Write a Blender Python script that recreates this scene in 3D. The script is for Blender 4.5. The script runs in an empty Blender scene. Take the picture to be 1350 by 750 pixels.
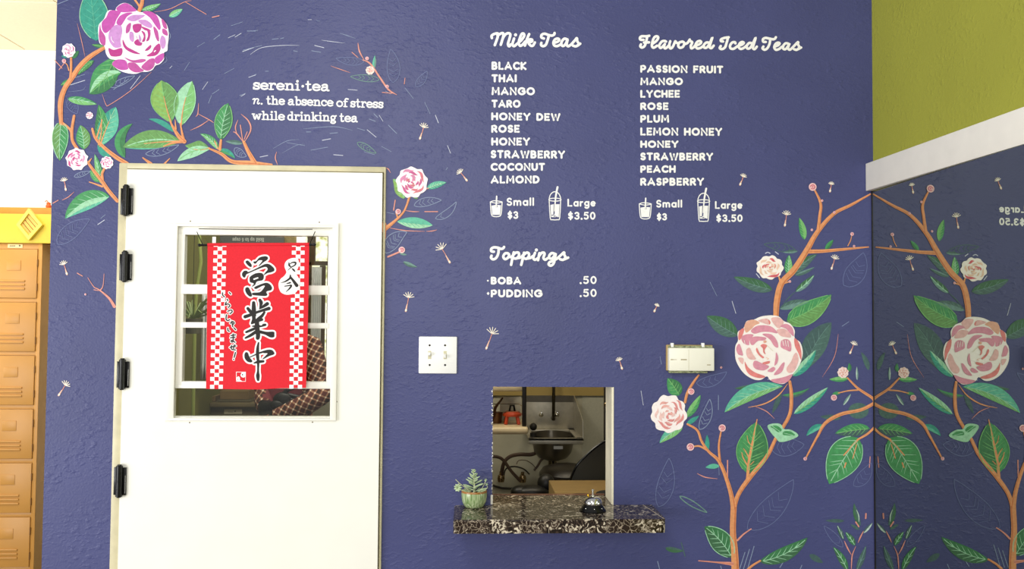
import bpy, bmesh, math, random
from mathutils import Vector, Matrix
from mathutils.geometry import tessellate_polygon
random.seed(7)
PI = math.pi
SC = bpy.context.scene
COL = SC.collection

# ------------------------------------------------------------------ camera
F = 1150.0            # focal length in pixels of the 1350x750 frame
D = 2.75              # camera to mural wall
HE = 1.50             # eye height
dy = Vector((-55.0, -43.9, -F)).normalized()
dz = Vector((211.0, 29850.0, -F)); dz = (dz - dy * dz.dot(dy)).normalized()
dx = dy.cross(dz).normalized()
R = Matrix((dx, dy, dz))                  # rows: world axes in camera coords -> cam-to-world rotation
cd = bpy.data.cameras.new('camera'); cam = bpy.data.objects.new('camera', cd); COL.objects.link(cam)
cd.sensor_width = 36.0; cd.lens = F / 1350.0 * 36.0; cd.clip_start = 0.05
cam.matrix_world = Matrix.Translation((0, -D, HE)) @ R.to_4x4()
SC.camera = cam

# ------------------------------------------------------------------ world, lights, exposure
SC.view_settings.view_transform = 'Standard'; SC.view_settings.look = 'None'
SC.view_settings.gamma = 1.0; SC.view_settings.use_curve_mapping = False
SC.view_settings.exposure = 0.08
w = bpy.data.worlds.new('world'); SC.world = w; w.use_nodes = True
w.node_tree.nodes['Background'].inputs[0].default_value = (0.98, 0.99, 1.0, 1)
w.node_tree.nodes['Background'].inputs[1].default_value = 0.46

def area(name, loc, target, sx, sy, power, color=(1, 1, 1)):
    l = bpy.data.lights.new(name, 'AREA'); l.shape = 'RECTANGLE'; l.size = sx; l.size_y = sy
    l.energy = power; l.color = color
    o = bpy.data.objects.new(name, l); COL.objects.link(o); o.location = loc
    o.rotation_euler = (Vector(target) - Vector(loc)).to_track_quat('-Z', 'Y').to_euler()
    return o
area('window_light', (-3.9, -2.9, 1.1), (-0.3, 0, 0.9), 2.4, 2.0, 125, (0.99, 0.99, 1.0))
area('front_fill_light', (-0.15, -3.9, 1.9), (-0.1, 0, 1.45), 1.4, 1.2, 34, (1.0, 1.0, 0.98))  # added fill behind the camera, concentrated on the middle of the mural
area('rail_fill_light', (-0.7, -2.5, 2.9), (1.35, -0.8, 1.8), 0.8, 0.6, 24, (1.0, 0.97, 0.88))  # added fill, no real window: brightens the white rail and olive wall
area('back_hall_light', (-2.6, 1.2, 3.0), (-2.5, 2.9, 1.6), 1.6, 1.0, 34, (1.0, 0.93, 0.80))
area('hall_ceiling_fill', (-4.3, 1.4, 1.5), (-1.8, 2.6, 2.9), 1.2, 1.2, 26, (1.0, 0.96, 0.88))  # added fill aimed upward to lift the hall ceiling and back wall
area('kitchen_light', (0.45, 0.7, 2.55), (0.4, 1.5, 0.6), 0.9, 0.5, 14.0, (1.0, 0.88, 0.66))
area('kitchen_door_fill', (-0.75, 0.6, 2.55), (-0.75, 1.5, 0.8), 0.6, 0.5, 17.0, (1.0, 0.93, 0.78))  # second unseen lamp, added to brighten the interior behind the door glass

# ------------------------------------------------------------------ helpers
def ray(px, py):
    return (R @ Vector((px - 675.0, -(py - 375.0), -F)))
def PT(px, py, y=0.0):
    """world point seen at (px,py) on the plane Y = y (all parallel to the mural wall)"""
    r = ray(px, py); k = (y + D) / r.y
    return Vector((r.x * k, y, HE + r.z * k))

def lin(c):
    if isinstance(c, str):
        c = tuple(int(c[i:i + 2], 16) for i in (0, 2, 4))
    return tuple(((v / 255.0) / 12.92 if v / 255.0 <= 0.04045 else ((v / 255.0 + 0.055) / 1.055) ** 2.4) for v in c) + (1.0,)

_mats = {}
def mat(name, col, rough=0.5, metal=0.0, noise=0.0, nscale=20.0, bump=0.0, bscale=60.0, spec=0.5, coat=0.0):
    if name in _mats: return _mats[name]
    m = bpy.data.materials.new(name); m.use_nodes = True; nt = m.node_tree
    b = nt.nodes['Principled BSDF']; c = lin(col)
    b.inputs['Base Color'].default_value = c; b.inputs['Roughness'].default_value = rough
    b.inputs['Metallic'].default_value = metal; b.inputs['Specular IOR Level'].default_value = spec
    b.inputs['Coat Weight'].default_value = coat
    tc = nt.nodes.new('ShaderNodeTexCoord')
    if noise > 0:
        n = nt.nodes.new('ShaderNodeTexNoise'); n.inputs['Scale'].default_value = nscale; n.inputs['Detail'].default_value = 4
        nt.links.new(tc.outputs['Object'], n.inputs['Vector'])
        mx = nt.nodes.new('ShaderNodeMix'); mx.data_type = 'RGBA'
        mx.inputs['A'].default_value = tuple(v * (1 - noise) for v in c[:3]) + (1,)
        mx.inputs['B'].default_value = tuple(min(1, v * (1 + noise)) for v in c[:3]) + (1,)
        mr = nt.nodes.new('ShaderNodeMapRange'); mr.inputs['From Min'].default_value = 0.3; mr.inputs['From Max'].default_value = 0.7
        nt.links.new(n.outputs['Fac'], mr.inputs['Value']); nt.links.new(mr.outputs['Result'], mx.inputs['Factor'])
        nt.links.new(mx.outputs['Result'], b.inputs['Base Color'])
    if bump > 0:
        n = nt.nodes.new('ShaderNodeTexNoise'); n.inputs['Scale'].default_value = bscale; n.inputs['Detail'].default_value = 3
        nt.links.new(tc.outputs['Object'], n.inputs['Vector'])
        bp = nt.nodes.new('ShaderNodeBump'); bp.inputs['Strength'].default_value = bump; bp.inputs['Distance'].default_value = 0.002
        nt.links.new(n.outputs['Fac'], bp.inputs['Height']); nt.links.new(bp.outputs['Normal'], b.inputs['Normal'])
    _mats[name] = m
    return m

def stucco(nt, b, strength=0.5):
    """hand-trowelled plaster relief, shared by the wall paint and the mural paint on it (object = world coordinates)"""
    tc = nt.nodes.new('ShaderNodeTexCoord')
    def noise(scale, rot, sq, detail=3):
        mp = nt.nodes.new('ShaderNodeMapping'); mp.inputs['Rotation'].default_value = (0, rot, 0); mp.inputs['Scale'].default_value = sq
        n = nt.nodes.new('ShaderNodeTexNoise'); n.inputs['Scale'].default_value = scale; n.inputs['Detail'].default_value = detail
        nt.links.new(tc.outputs['Object'], mp.inputs['Vector']); nt.links.new(mp.outputs['Vector'], n.inputs['Vector'])
        return n.outputs['Fac']
    a = noise(70, 0.8, (0.6, 1, 1.15)); c = noise(150, -0.4, (1, 1, 1), 2); d = noise(9, 0, (1, 1, 1), 5)
    def ramp(v, lo, hi):
        mr = nt.nodes.new('ShaderNodeMapRange'); mr.inputs['From Min'].default_value = lo; mr.inputs['From Max'].default_value = hi
        nt.links.new(v, mr.inputs['Value']); return mr.outputs['Result']
    def op(k, x, y):
        m = nt.nodes.new('ShaderNodeMath'); m.operation = k
        for i, v in enumerate((x, y)):
            if isinstance(v, float): m.inputs[i].default_value = v
            else: nt.links.new(v, m.inputs[i])
        return m.outputs[0]
    h = op('ADD', op('MULTIPLY', ramp(a, 0.5, 0.68), ramp(d, 0.38, 0.62)), op('MULTIPLY', c, 0.6))
    bp = nt.nodes.new('ShaderNodeBump'); bp.inputs['Strength'].default_value = strength; bp.inputs['Distance'].default_value = 0.0022
    nt.links.new(h, bp.inputs['Height']); nt.links.new(bp.outputs['Normal'], b.inputs['Normal'])

def wallpaint(name, col, var=0.06, rough=0.45, strength=0.5, brush=3.0):
    if name in _mats: return _mats[name]
    m = bpy.data.materials.new(name); m.use_nodes = True; nt = m.node_tree
    b = nt.nodes['Principled BSDF']; c = lin(col); b.inputs['Roughness'].default_value = rough
    b.inputs['Specular IOR Level'].default_value = 0.35
    tc = nt.nodes.new('ShaderNodeTexCoord'); n = nt.nodes.new('ShaderNodeTexNoise')
    n.inputs['Scale'].default_value = brush; n.inputs['Detail'].default_value = 6
    nt.links.new(tc.outputs['Object'], n.inputs['Vector'])
    mr = nt.nodes.new('ShaderNodeMapRange'); mr.inputs['From Min'].default_value = 0.3; mr.inputs['From Max'].default_value = 0.7
    nt.links.new(n.outputs['Fac'], mr.inputs['Value'])
    mx = nt.nodes.new('ShaderNodeMix'); mx.data_type = 'RGBA'
    mx.inputs['A'].default_value = tuple(v * (1 - var) for v in c[:3]) + (1,)
    mx.inputs['B'].default_value = tuple(min(1, v * (1 + var)) for v in c[:3]) + (1,)
    nt.links.new(mr.outputs['Result'], mx.inputs['Factor']); nt.links.new(mx.outputs['Result'], b.inputs['Base Color'])
    stucco(nt, b, strength)
    _mats[name] = m
    return m

def paint(col, var=0.16):
    return wallpaint('mural_paint_' + col, col, var, 0.5, 0.35, 90.0)

def link(name, me, mats, parent=None):
    for m in (mats if isinstance(mats, (list, tuple)) else [mats]): me.materials.append(m)
    o = bpy.data.objects.new(name, me); COL.objects.link(o)
    if parent is not None: o.parent = parent
    return o
def tag(o, label=None, cat=None, group=None, kind=None):
    if label: o['label'] = label
    if cat: o['category'] = cat
    if group: o['group'] = group
    if kind: o['kind'] = kind
    return o
def empty(name, loc=(0, 0, 0)):
    o = bpy.data.objects.new(name, None); COL.objects.link(o); o.location = loc; o.empty_display_size = 0.05
    return o

class MB:
    """collects shapes; build() links them as ONE mesh"""
    def __init__(s): s.bm = bmesh.new()
    def _xf(s, vs, M):
        if M is not None:
            for v in vs: v.co = M @ v.co
    def box(s, a, b, bev=0.0, M=None, seg=2):
        a = Vector(a); b = Vector(b); c = (a + b) / 2; d = b - a
        r = bmesh.ops.create_cube(s.bm, size=1.0)['verts']
        for v in r: v.co = Vector((v.co.x * d.x, v.co.y * d.y, v.co.z * d.z)) + c
        if bev > 0:
            es = list({e for v in r for e in v.link_edges})
            g = bmesh.ops.bevel(s.bm, geom=es, offset=bev, segments=seg, affect='EDGES', profile=0.5)
            r = list({v for f in g['faces'] for v in f.verts} | {v for v in r if v.is_valid})
        s._xf(r, M); return s
    def quad(s, pts):
        s.bm.faces.new([s.bm.verts.new(p) for p in pts]); return s
    def prism(s, pts, ext):
        """polygon (list of 3D points) extruded by vector ext, closed"""
        ext = Vector(ext); n = len(pts)
        A = [s.bm.verts.new(p) for p in pts]; B = [s.bm.verts.new(Vector(p) + ext) for p in pts]
        for t in tessellate_polygon([[Vector(p) for p in pts]]):
            s.bm.faces.new([A[i] for i in t]); s.bm.faces.new([B[i] for i in reversed(t)])
        for i in range(n):
            j = (i + 1) % n; s.bm.faces.new((A[i], A[j], B[j], B[i]))
        return s
    def lathe(s, prof, c=(0, 0, 0), n=32, M=None):
        c = Vector(c); rings = []; allv = []
        for r, z in prof:
            if r < 1e-6: ring = [s.bm.verts.new(c + Vector((0, 0, z)))]
            else: ring = [s.bm.verts.new(c + Vector((r * math.cos(2 * PI * k / n), r * math.sin(2 * PI * k / n), z))) for k in range(n)]
            rings.append(ring); allv += ring
        for a, b in zip(rings, rings[1:]):
            for k in range(n):
                j = (k + 1) % n
                q = [a[k % len(a)], a[j % len(a)], b[j % len(b)], b[k % len(b)]]
                u = []
                for v in q:
                    if v not in u: u.append(v)
                if len(u) > 2:
                    try: s.bm.faces.new(u)
                    except ValueError: pass
        s._xf(allv, M); return s
    def tube(s, pts, r, n=10, caps=True):
        pts = [Vector(p) for p in pts]; rs = r if isinstance(r, (list, tuple)) else [r] * len(pts)
        rings = []; up = Vector((0.13, 0.31, 0.94))
        for i, p in enumerate(pts):
            t = (pts[min(i + 1, len(pts) - 1)] - pts[max(i - 1, 0)]).normalized()
            a = t.cross(up)
            if a.length < 1e-3: a = t.cross(Vector((1, 0, 0)))
            a.normalize(); b = t.cross(a)
            rings.append([s.bm.verts.new(p + (a * math.cos(2 * PI * k / n) + b * math.sin(2 * PI * k / n)) * rs[i]) for k in range(n)])
        for A, B in zip(rings, rings[1:]):
            for k in range(n):
                j = (k + 1) % n; s.bm.faces.new((A[k], A[j], B[j], B[k]))
        if caps: s.bm.faces.new(list(reversed(rings[0]))); s.bm.faces.new(rings[-1])
        return s
    def ball(s, c, r, seg=12, sc=(1, 1, 1)):
        v = bmesh.ops.create_uvsphere(s.bm, u_segments=seg, v_segments=max(6, seg // 2 + 2), radius=1.0)['verts']
        for q in v: q.co = Vector((q.co.x * r * sc[0], q.co.y * r * sc[1], q.co.z * r * sc[2])) + Vector(c)
        return s
    def build(s, name, mats, parent=None, smooth=True, loc=None):
        bmesh.ops.recalc_face_normals(s.bm, faces=s.bm.faces)
        me = bpy.data.meshes.new(name); s.bm.to_mesh(me); s.bm.free()
        if smooth:
            try:
                me.shade_smooth(); me.set_sharp_from_angle(angle=math.radians(38))
            except Exception: pass
        o = link(name, me, mats, parent)
        if parent is not None and parent.type == 'EMPTY' or parent is not None:
            o.matrix_parent_inverse = Matrix.Translation(-world_loc(parent))
        return o
def world_loc(p):
    v = Vector((0, 0, 0))
    while p is not None:
        v += p.location; p = p.parent if p.parent and p.type == 'EMPTY' else None
    return v

def smooth(pts, n=6, closed=False):
    """Catmull-Rom through 2D points"""
    P = [tuple(p) for p in pts]; m = len(P); out = []
    if m < 3 and not closed: return P
    rng = range(m) if closed else range(m - 1)
    for i in rng:
        if closed: a, b, c, d = P[(i - 1) % m], P[i], P[(i + 1) % m], P[(i + 2) % m]
        else: a, b, c, d = P[max(i - 1, 0)], P[i], P[i + 1], P[min(i + 2, m - 1)]
        for k in range(n):
            t = k / n; t2 = t * t; t3 = t2 * t
            out.append(tuple(0.5 * (2 * b[j] + (c[j] - a[j]) * t + (2 * a[j] - 5 * b[j] + 4 * c[j] - d[j]) * t2 + (3 * b[j] - a[j] - 3 * c[j] + d[j]) * t3) for j in range(len(b))))
    if not closed: out.append(P[-1])
    return out

class Flat:
    """flat brushwork: polygons laid on a plane Y = y0, each one a hair in front of the last, built as ONE mesh"""
    STEP = 0.00005
    count = 0
    def __init__(s, y0=0.0, z=0.0006, proj=None):
        Flat.count += 1; s.y0 = y0; s.z = z + (Flat.count % 9) * 0.0000043; s.v = []; s.f = []; s.mi = []; s.mats = []; s.k = 0
        s.proj = proj or (lambda x, y, yy: PT(x, y, yy))
    def m(s, mt):
        if mt not in s.mats: s.mats.append(mt)
        return s.mats.index(mt)
    def put(s, pts, rise=None):
        y = s.y0 - s.z - s.k * s.STEP; n0 = len(s.v)
        for i, p in enumerate(pts):
            q = s.proj(p[0], p[1], s.y0); s.v.append((q.x, y - (rise[i] if rise else 0), q.z))
        return n0
    def poly(s, pts, mt, sm=4):
        if sm: pts = smooth(pts, sm, True)
        s.k += 1; n0 = s.put(pts); k = s.m(mt)
        for t in tessellate_polygon([[Vector((p[0], p[1], 0)) for p in pts]]):
            s.f.append(tuple(n0 + i for i in t)); s.mi.append(k)
        return s
    def stroke(s, pts, w, mt, sm=5, caps=True):
        """w: width, or list of widths per point"""
        ws = w if isinstance(w, (list, tuple)) else [w] * len(pts)
        P = [(p[0], p[1], ws[i]) for i, p in enumerate(pts)]
        if sm and len(P) > 2: P = smooth(P, sm)
        s.k += 1; k = s.m(mt); L = []; Rr = []
        for i, p in enumerate(P):
            a = P[max(i - 1, 0)]; b = P[min(i + 1, len(P) - 1)]
            tx, ty = b[0] - a[0], b[1] - a[1]; l = math.hypot(tx, ty) or 1
            nx, ny = -ty / l * p[2] / 2, tx / l * p[2] / 2
            L.append((p[0] + nx, p[1] + ny)); Rr.append((p[0] - nx, p[1] - ny))
        n = len(P); rs_ = [0.00003 * i / n for i in range(n)]; n0 = s.put(L + Rr, rs_ + rs_)
        for i in range(n - 1):
            s.f.append((n0 + i, n0 + i + 1, n0 + n + i + 1, n0 + n + i)); s.mi.append(k)
        if caps:
            ends = [(P[0], P[1]), (P[-1], P[-2])]
            for e, q in ends:
                if e[2] < 0.5: continue
                an = math.atan2(e[1] - q[1], e[0] - q[0])
                c = [(e[0] + math.cos(an + (j / 6 - 0.5) * PI) * e[2] / 2, e[1] + math.sin(an + (j / 6 - 0.5) * PI) * e[2] / 2) for j in range(7)]
                m0 = s.put(c, [(-0.000004 if q is P[1] else 0.000034)] * 7); s.f.append(tuple(m0 + j for j in range(7))); s.mi.append(k)
        return s
    def dot(s, x, y, r, mt, ry=None, n=14):
        ry = ry or r
        return s.poly([(x + r * math.cos(2 * PI * k / n), y + ry * math.sin(2 * PI * k / n)) for k in range(n)], mt, 0)
    def build(s, name, parent):
        me = bpy.data.meshes.new(name); me.from_pydata(s.v, [], s.f)
        for m in s.mats: me.materials.append(m)
        me.polygons.foreach_set('material_index', s.mi); me.update()
        # face the room
        bm = bmesh.new(); bm.from_mesh(me)
        for f in bm.faces:
            f.normal_update()
            if f.normal.y > 0: f.normal_flip()
        bm.to_mesh(me); bm.free()
        o = bpy.data.objects.new(name, me); COL.objects.link(o); o.parent = parent
        if parent is not None: o.matrix_parent_inverse = Matrix.Translation(-world_loc(parent))
        return o

def Z(x0, y0, s):
    """coordinates read on an enlarged detail -> picture units"""
    return lambda *pts: [(x0 + p[0] / s, y0 + p[1] / s) for p in pts]

# ------------------------------------------------------------------ the setting
NAVY = wallpaint('navy_wall_paint', '464a78', 0.08, 0.42, 0.5)
OLIVE = wallpaint('olive_wall_paint', '9c9c3a', 0.05, 0.5, 0.45)
WHITE = mat('white_gloss_paint', 'f2f1ea', 0.35, noise=0.02)
CREAM = mat('cream_painted_wood', 'e6dfc8', 0.5, noise=0.06, nscale=30, bump=0.2)
XL = PT(65, 375).x            # free end of the mural wall
XC = PT(1152.5, 375).x        # inner corner at the mirror wall
TH = 0.12
ZT = 2.95                     # top of the mural wall
dL = PT(154.0, 400).x; dR = PT(506.5, 400).x; dT = PT(330, 218).z
oL = PT(649.3, 590).x; oR = PT(808.7, 590).x; oT = PT(729, 510).z; oB = PT(729, 665).z

def wall_with_holes(x0, x1, z0, z1, y0, y1, holes):
    xs = sorted({x0, x1} | {h[0] for h in holes} | {h[1] for h in holes}); zs = sorted({z0, z1} | {h[2] for h in holes} | {h[3] for h in holes})
    b = MB(); B = b.bm; vs = {}
    def V(x, y, z):
        k = (round(x, 5), round(y, 5), round(z, 5))
        if k not in vs: vs[k] = B.verts.new((x, y, z))
        return vs[k]
    def solid(i, j):
        if i < 0 or j < 0 or i >= len(xs) - 1 or j >= len(zs) - 1: return False
        cx = (xs[i] + xs[i + 1]) / 2; cz = (zs[j] + zs[j + 1]) / 2
        return not any(h[0] < cx < h[1] and h[2] < cz < h[3] for h in holes)
    for i in range(len(xs) - 1):
        for j in range(len(zs) - 1):
            if not solid(i, j): continue
            a, c, e, g = xs[i], xs[i + 1], zs[j], zs[j + 1]
            B.faces.new((V(a, y0, e), V(c, y0, e), V(c, y0, g), V(a, y0, g)))
            B.faces.new((V(a, y1, e), V(a, y1, g), V(c, y1, g), V(c, y1, e)))
            if not solid(i - 1, j): B.faces.new((V(a, y0, e), V(a, y0, g), V(a, y1, g), V(a, y1, e)))
            if not solid(i + 1, j): B.faces.new((V(c, y0, e), V(c, y1, e), V(c, y1, g), V(c, y0, g)))
            if not solid(i, j - 1): B.faces.new((V(a, y0, e), V(a, y1, e), V(c, y1, e), V(c, y0, e)))
            if not solid(i, j + 1): B.faces.new((V(a, y0, g), V(c, y0, g), V(c, y1, g), V(a, y1, g)))
    return b
WB = wall_with_holes(XL, XC + 0.02, 0, ZT, 0, TH, [(dL, dR, 0, dT), (oL, oR, oB - 0.045, oT)]).build('wall_back', NAVY, smooth=False)
tag(WB, 'navy plaster wall with painted roses and white menu lettering', kind='structure')

# wood liner round the serving opening
b = MB(); b.box((oR - 0.002, -0.002, oB - 0.003), (oR + 0.0005, TH + 0.004, oT)); b.box((oR - 0.006, 0.0, oB), (oR - 0.001, TH, oT - 0.001))
tag(b.build('trim_1', CREAM, smooth=False), 'cream wooden liner on the right side of the serving hatch', kind='structure')
b = MB(); rnd = random.Random(3)
for k in range(60):      # chipped plaster along the hatch edge and door frame
    py = rnd.uniform(512, 664); q = PT(649.3 + rnd.uniform(-1.2, 0.4), py); s = rnd.uniform(0.0004, 0.0014)
    b.box((q.x - s, -0.0012, q.z - s * 1.6), (q.x + s, 0.0008, q.z + s * 1.6))
q = PT(648, 659); b.box((q.x - .003, -0.002, q.z - .014), (q.x + .004, 0.001, q.z + .016), .0015)
o = b.build('plaster_chip', mat('bare_plaster', 'e9e4da', 0.8), WB, smooth=False); o['kind'] = 'stuff'

# right wall, turned a little more than square, olive above and mirror below
PHI = math.radians(2.0)
tdir = Vector((math.sin(PHI), -math.cos(PHI), 0)); ndir = Vector((-math.cos(PHI), -math.sin(PHI), 0))
C0 = Vector((XC, 0, 0))
def RW(s, n, z):  # point at distance s along the right wall, n off it, height z
    return C0 + tdir * s + ndir * n + Vector((0, 0, z))
def rbox(b, s0, s1, n0, n1, z0, z1, bev=0.0):
    M = Matrix.Translation(C0) @ Matrix((tdir, ndir, Vector((0, 0, 1)))).transposed().to_4x4()
    b.box((s0, n0, z0), (s1, n1, z1), bev, M)
PHM = math.radians(0.1); tm = Vector((math.sin(PHM), -math.cos(PHM), 0)); nm = Vector((-math.cos(PHM), -math.sin(PHM), 0))
def mbox(b, s0, s1, n0, n1, z0, z1):     # the mirror hangs a touch squarer to the mural than the wall behind it
    b.box((s0, n0, z0), (s1, n1, z1), 0, Matrix.Translation(C0) @ Matrix((tm, nm, Vector((0, 0, 1)))).transposed().to_4x4())
b = MB(); rbox(b, -0.02, 3.6, -0.12, 0.0, 0, ZT)
tag(b.build('wall_right', OLIVE, smooth=False), kind='structure')
zt1 = PT(1150, 216).z; zt0 = PT(1150, 252).z
b = MB(); rbox(b, 0.0005, 3.5, 0.0, 0.026, zt0, zt1, 0.002)
tag(b.build('trim_2', mat('white_rail_paint', 'f2ede0', 0.4, noise=0.03), smooth=True), 'white painted rail above the wall mirror', kind='structure')
m = bpy.data.materials.new('silvered_mirror'); m.use_nodes = True; pb = m.node_tree.nodes['Principled BSDF']
pb.inputs['Base Color'].default_value = (0.47, 0.50, 0.44, 1); pb.inputs['Metallic'].default_value = 1; pb.inputs['Roughness'].default_value = 0.012
b = MB(); mbox(b, 0.006, 1.6, 0.001, 0.006, 0.12, zt0 - 0.003)
mi = b.build('wall_mirror', m, smooth=False)
tag(mi, 'large frameless wall mirror below the white rail, reflecting the mural', 'mirror')
b = MB(); mbox(b, -0.0, 0.0065, 0.0005, 0.0075, 0.12, zt0 - 0.0005)
e = b.build('mirror_edge', mat('blackened_mirror_edge', '15130f', 0.5, noise=0.9, nscale=60), mi, smooth=False)
b = MB(); mbox(b, 0.0, 1.6, -0.002, 0.010, 0.10, 0.119); b.build('bottom_channel', mat('steel_channel', '9a9a98', 0.3, 1.0), mi, smooth=False)

b = MB(); b.box((-4.5, -5.6, -0.05), (XC + 0.4, 3.3, 0)); tag(b.build('floor', mat('grey_vinyl_floor', '8d8577', 0.5, noise=0.15, nscale=6), smooth=False), kind='structure')

# ------------------------------------------------------------------ back hall on the left
ZC = PT(30, 66, 3.0).z
b = MB(); b.box((-4.5, 3.0, 0), (XL + 0.3, 3.1, ZC + .02)); tag(b.build('wall_hall_back', mat('bright_white_wall', 'f7f5ef', 0.6, noise=0.01), smooth=False), kind='structure')
ceilm = mat('ceiling_tile', 'f7edd2', 0.8, noise=0.03, nscale=80, bump=0.4, bscale=120)
ce = tag(MB().box((-4.5, 0.0, ZC + 0.02), (XL + 0.02, 3.1, ZC + 0.05)).build('ceiling', mat('ceiling_void', '4a4436', 0.9), smooth=False), kind='structure')
xs = PT(70, 19, 2.25).x
ysm = 2.02
for i in range(4):
    for j in range(3):
        x1 = -1.68 - i * 0.61; y1 = 2.10 + (1 - j) * 0.90
        if i == 0: x0_, x1_ = x1, XL + 0.0
        else: x0_, x1_ = x1 , x1 + 0.605
        MB().box((x0_ + .004, y1 - 0.892, ZC), (x1_, min(y1, 2.999), ZC + 0.02), 0.002).build('ceiling_tile', ceilm, ce, smooth=False)

# ------------------------------------------------------------------ lettering
LW = paint('f6f5f2', 0.02)
def el(cx, cy, rx, ry, a0, a1, n=12):
    return [(cx + rx * math.cos(math.radians(a0 + (a1 - a0) * k / n)), cy + ry * math.sin(math.radians(a0 + (a1 - a0) * k / n))) for k in range(n + 1)]
# rounded heavy caps: centre lines, y down, cap height 0..1 ; (width, strokes)
CAP = {
 'A': (.95, [[(0, 1), (.47, 0), (.94, 1)], [(.2, .72), (.74, .72)]]),
 'B': (.66, [[(0, 0), (0, 1)], [(0, 0)] + el(.3, .24, .28, .24, -90, 90) + [(0, .48)], [(0, .48)] + el(.33, .74, .31, .26, -90, 90) + [(0, 1)]]),
 'C': (.8, [el(.5, .5, .5, .5, -48, -312, 18)]),
 'D': (.74, [[(0, 0), (0, 1)], [(0, 0)] + el(.24, .5, .5, .5, -90, 90) + [(0, 1)]]),
 'E': (.56, [[(.56, 0), (0, 0), (0, 1), (.56, 1)], [(0, .5), (.48, .5)]]),
 'F': (.56, [[(.56, 0), (0, 0), (0, 1)], [(0, .5), (.46, .5)]]),
 'G': (.92, [el(.5, .5, .5, .5, -45, -360, 20) + [(.6, .5)]]),
 'H': (.74, [[(0, 0), (0, 1)], [(.74, 0), (.74, 1)], [(0, .5), (.74, .5)]]),
 'I': (0, [[(0, 0), (0, 1)]]),
 'K': (.66, [[(0, 0), (0, 1)], [(.62, 0), (.05, .52), (.66, 1)]]),
 'L': (.54, [[(0, 0), (0, 1), (.54, 1)]]),
 'M': (.98, [[(0, 1), (.06, 0), (.49, .66), (.92, 0), (.98, 1)]]),
 'N': (.78, [[(0, 1), (0, 0), (.78, 1), (.78, 0)]]),
 'O': (1.0, [el(.5, .5, .5, .5, 0, 360, 24)]),
 'P': (.62, [[(0, 1), (0, 0)] + el(.32, .29, .3, .29, -90, 90) + [(0, .58)]]),
 'R': (.66, [[(0, 1), (0, 0)] + el(.32, .27, .3, .27, -90, 90) + [(0, .54)], [(.3, .54), (.66, 1)]]),
 'S': (.58, [el(.3, .255, .27, .255, -30, -270, 10) + el(.29, .75, .29, .25, -90, 150, 10)]),
 'T': (.7, [[(0, 0), (.7, 0)], [(.35, 0), (.35, 1)]]),
 'U': (.74, [[(0, 0)] + el(.37, .63, .37, .37, 180, 0) + [(.74, 0)]]),
 'W': (1.16, [[(0, 0), (.28, 1), (.58, .12), (.88, 1), (1.16, 0)]]),
 'Y': (.8, [[(0, 0), (.4, .5), (.8, 0)], [(.4, .5), (.4, 1)]]),
 '$': (.55, [el(.28, .3, .25, .2, -30, -270, 10) + el(.27, .7, .27, .2, -90, 150, 10), [(.28, -.1), (.28, 1.1)]]),
 '3': (.52, [el(.24, .25, .26, .25, -150, 90, 10), el(.24, .74, .29, .26, -90, 150, 10)]),
 '5': (.52, [[(.5, 0), (.06, 0), (.02, .45)] + el(.24, .68, .29, .32, -100, 140, 10)]),
 '0': (.56, [el(.28, .5, .29, .5, 0, 360, 20)]),
 '6': (.56, [[(.44, 0), (.1, .45)] + el(.28, .7, .28, .3, 180, 540, 16)]),
 '.': (0, [[(0, .98), (0.01, 1.0)]]),
 ' ': (.3, []),
 # lower case of the same hand
 'a': (.6, [el(.3, .68, .3, .32, 0, 360, 16), [(.6, .36), (.6, 1)]]),
 'm': (.94, [[(0, 1), (0, .38)], [(0, .62)] + el(.24, .6, .23, .24, 180, 360, 8) + [(.47, 1)], [(.47, .62)] + el(.71, .6, .23, .24, 180, 360, 8) + [(.94, 1)]]),
 'l': (0, [[(0, -.04), (0, 1)]]),
 'r': (.3, [[(0, .38), (0, 1)], [(0, .62), (.12, .42), (.32, .38)]]),
 'g': (.6, [el(.3, .66, .3, .3, 0, 360, 16), [(.6, .36), (.6, 1.1)] + el(.3, 1.1, .3, .25, 0, 150, 8)]),
 'e': (.6, [[(.02, .68), (.6, .66)] + el(.3, .68, .3, .32, -5, -310, 16)]),
}
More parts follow.
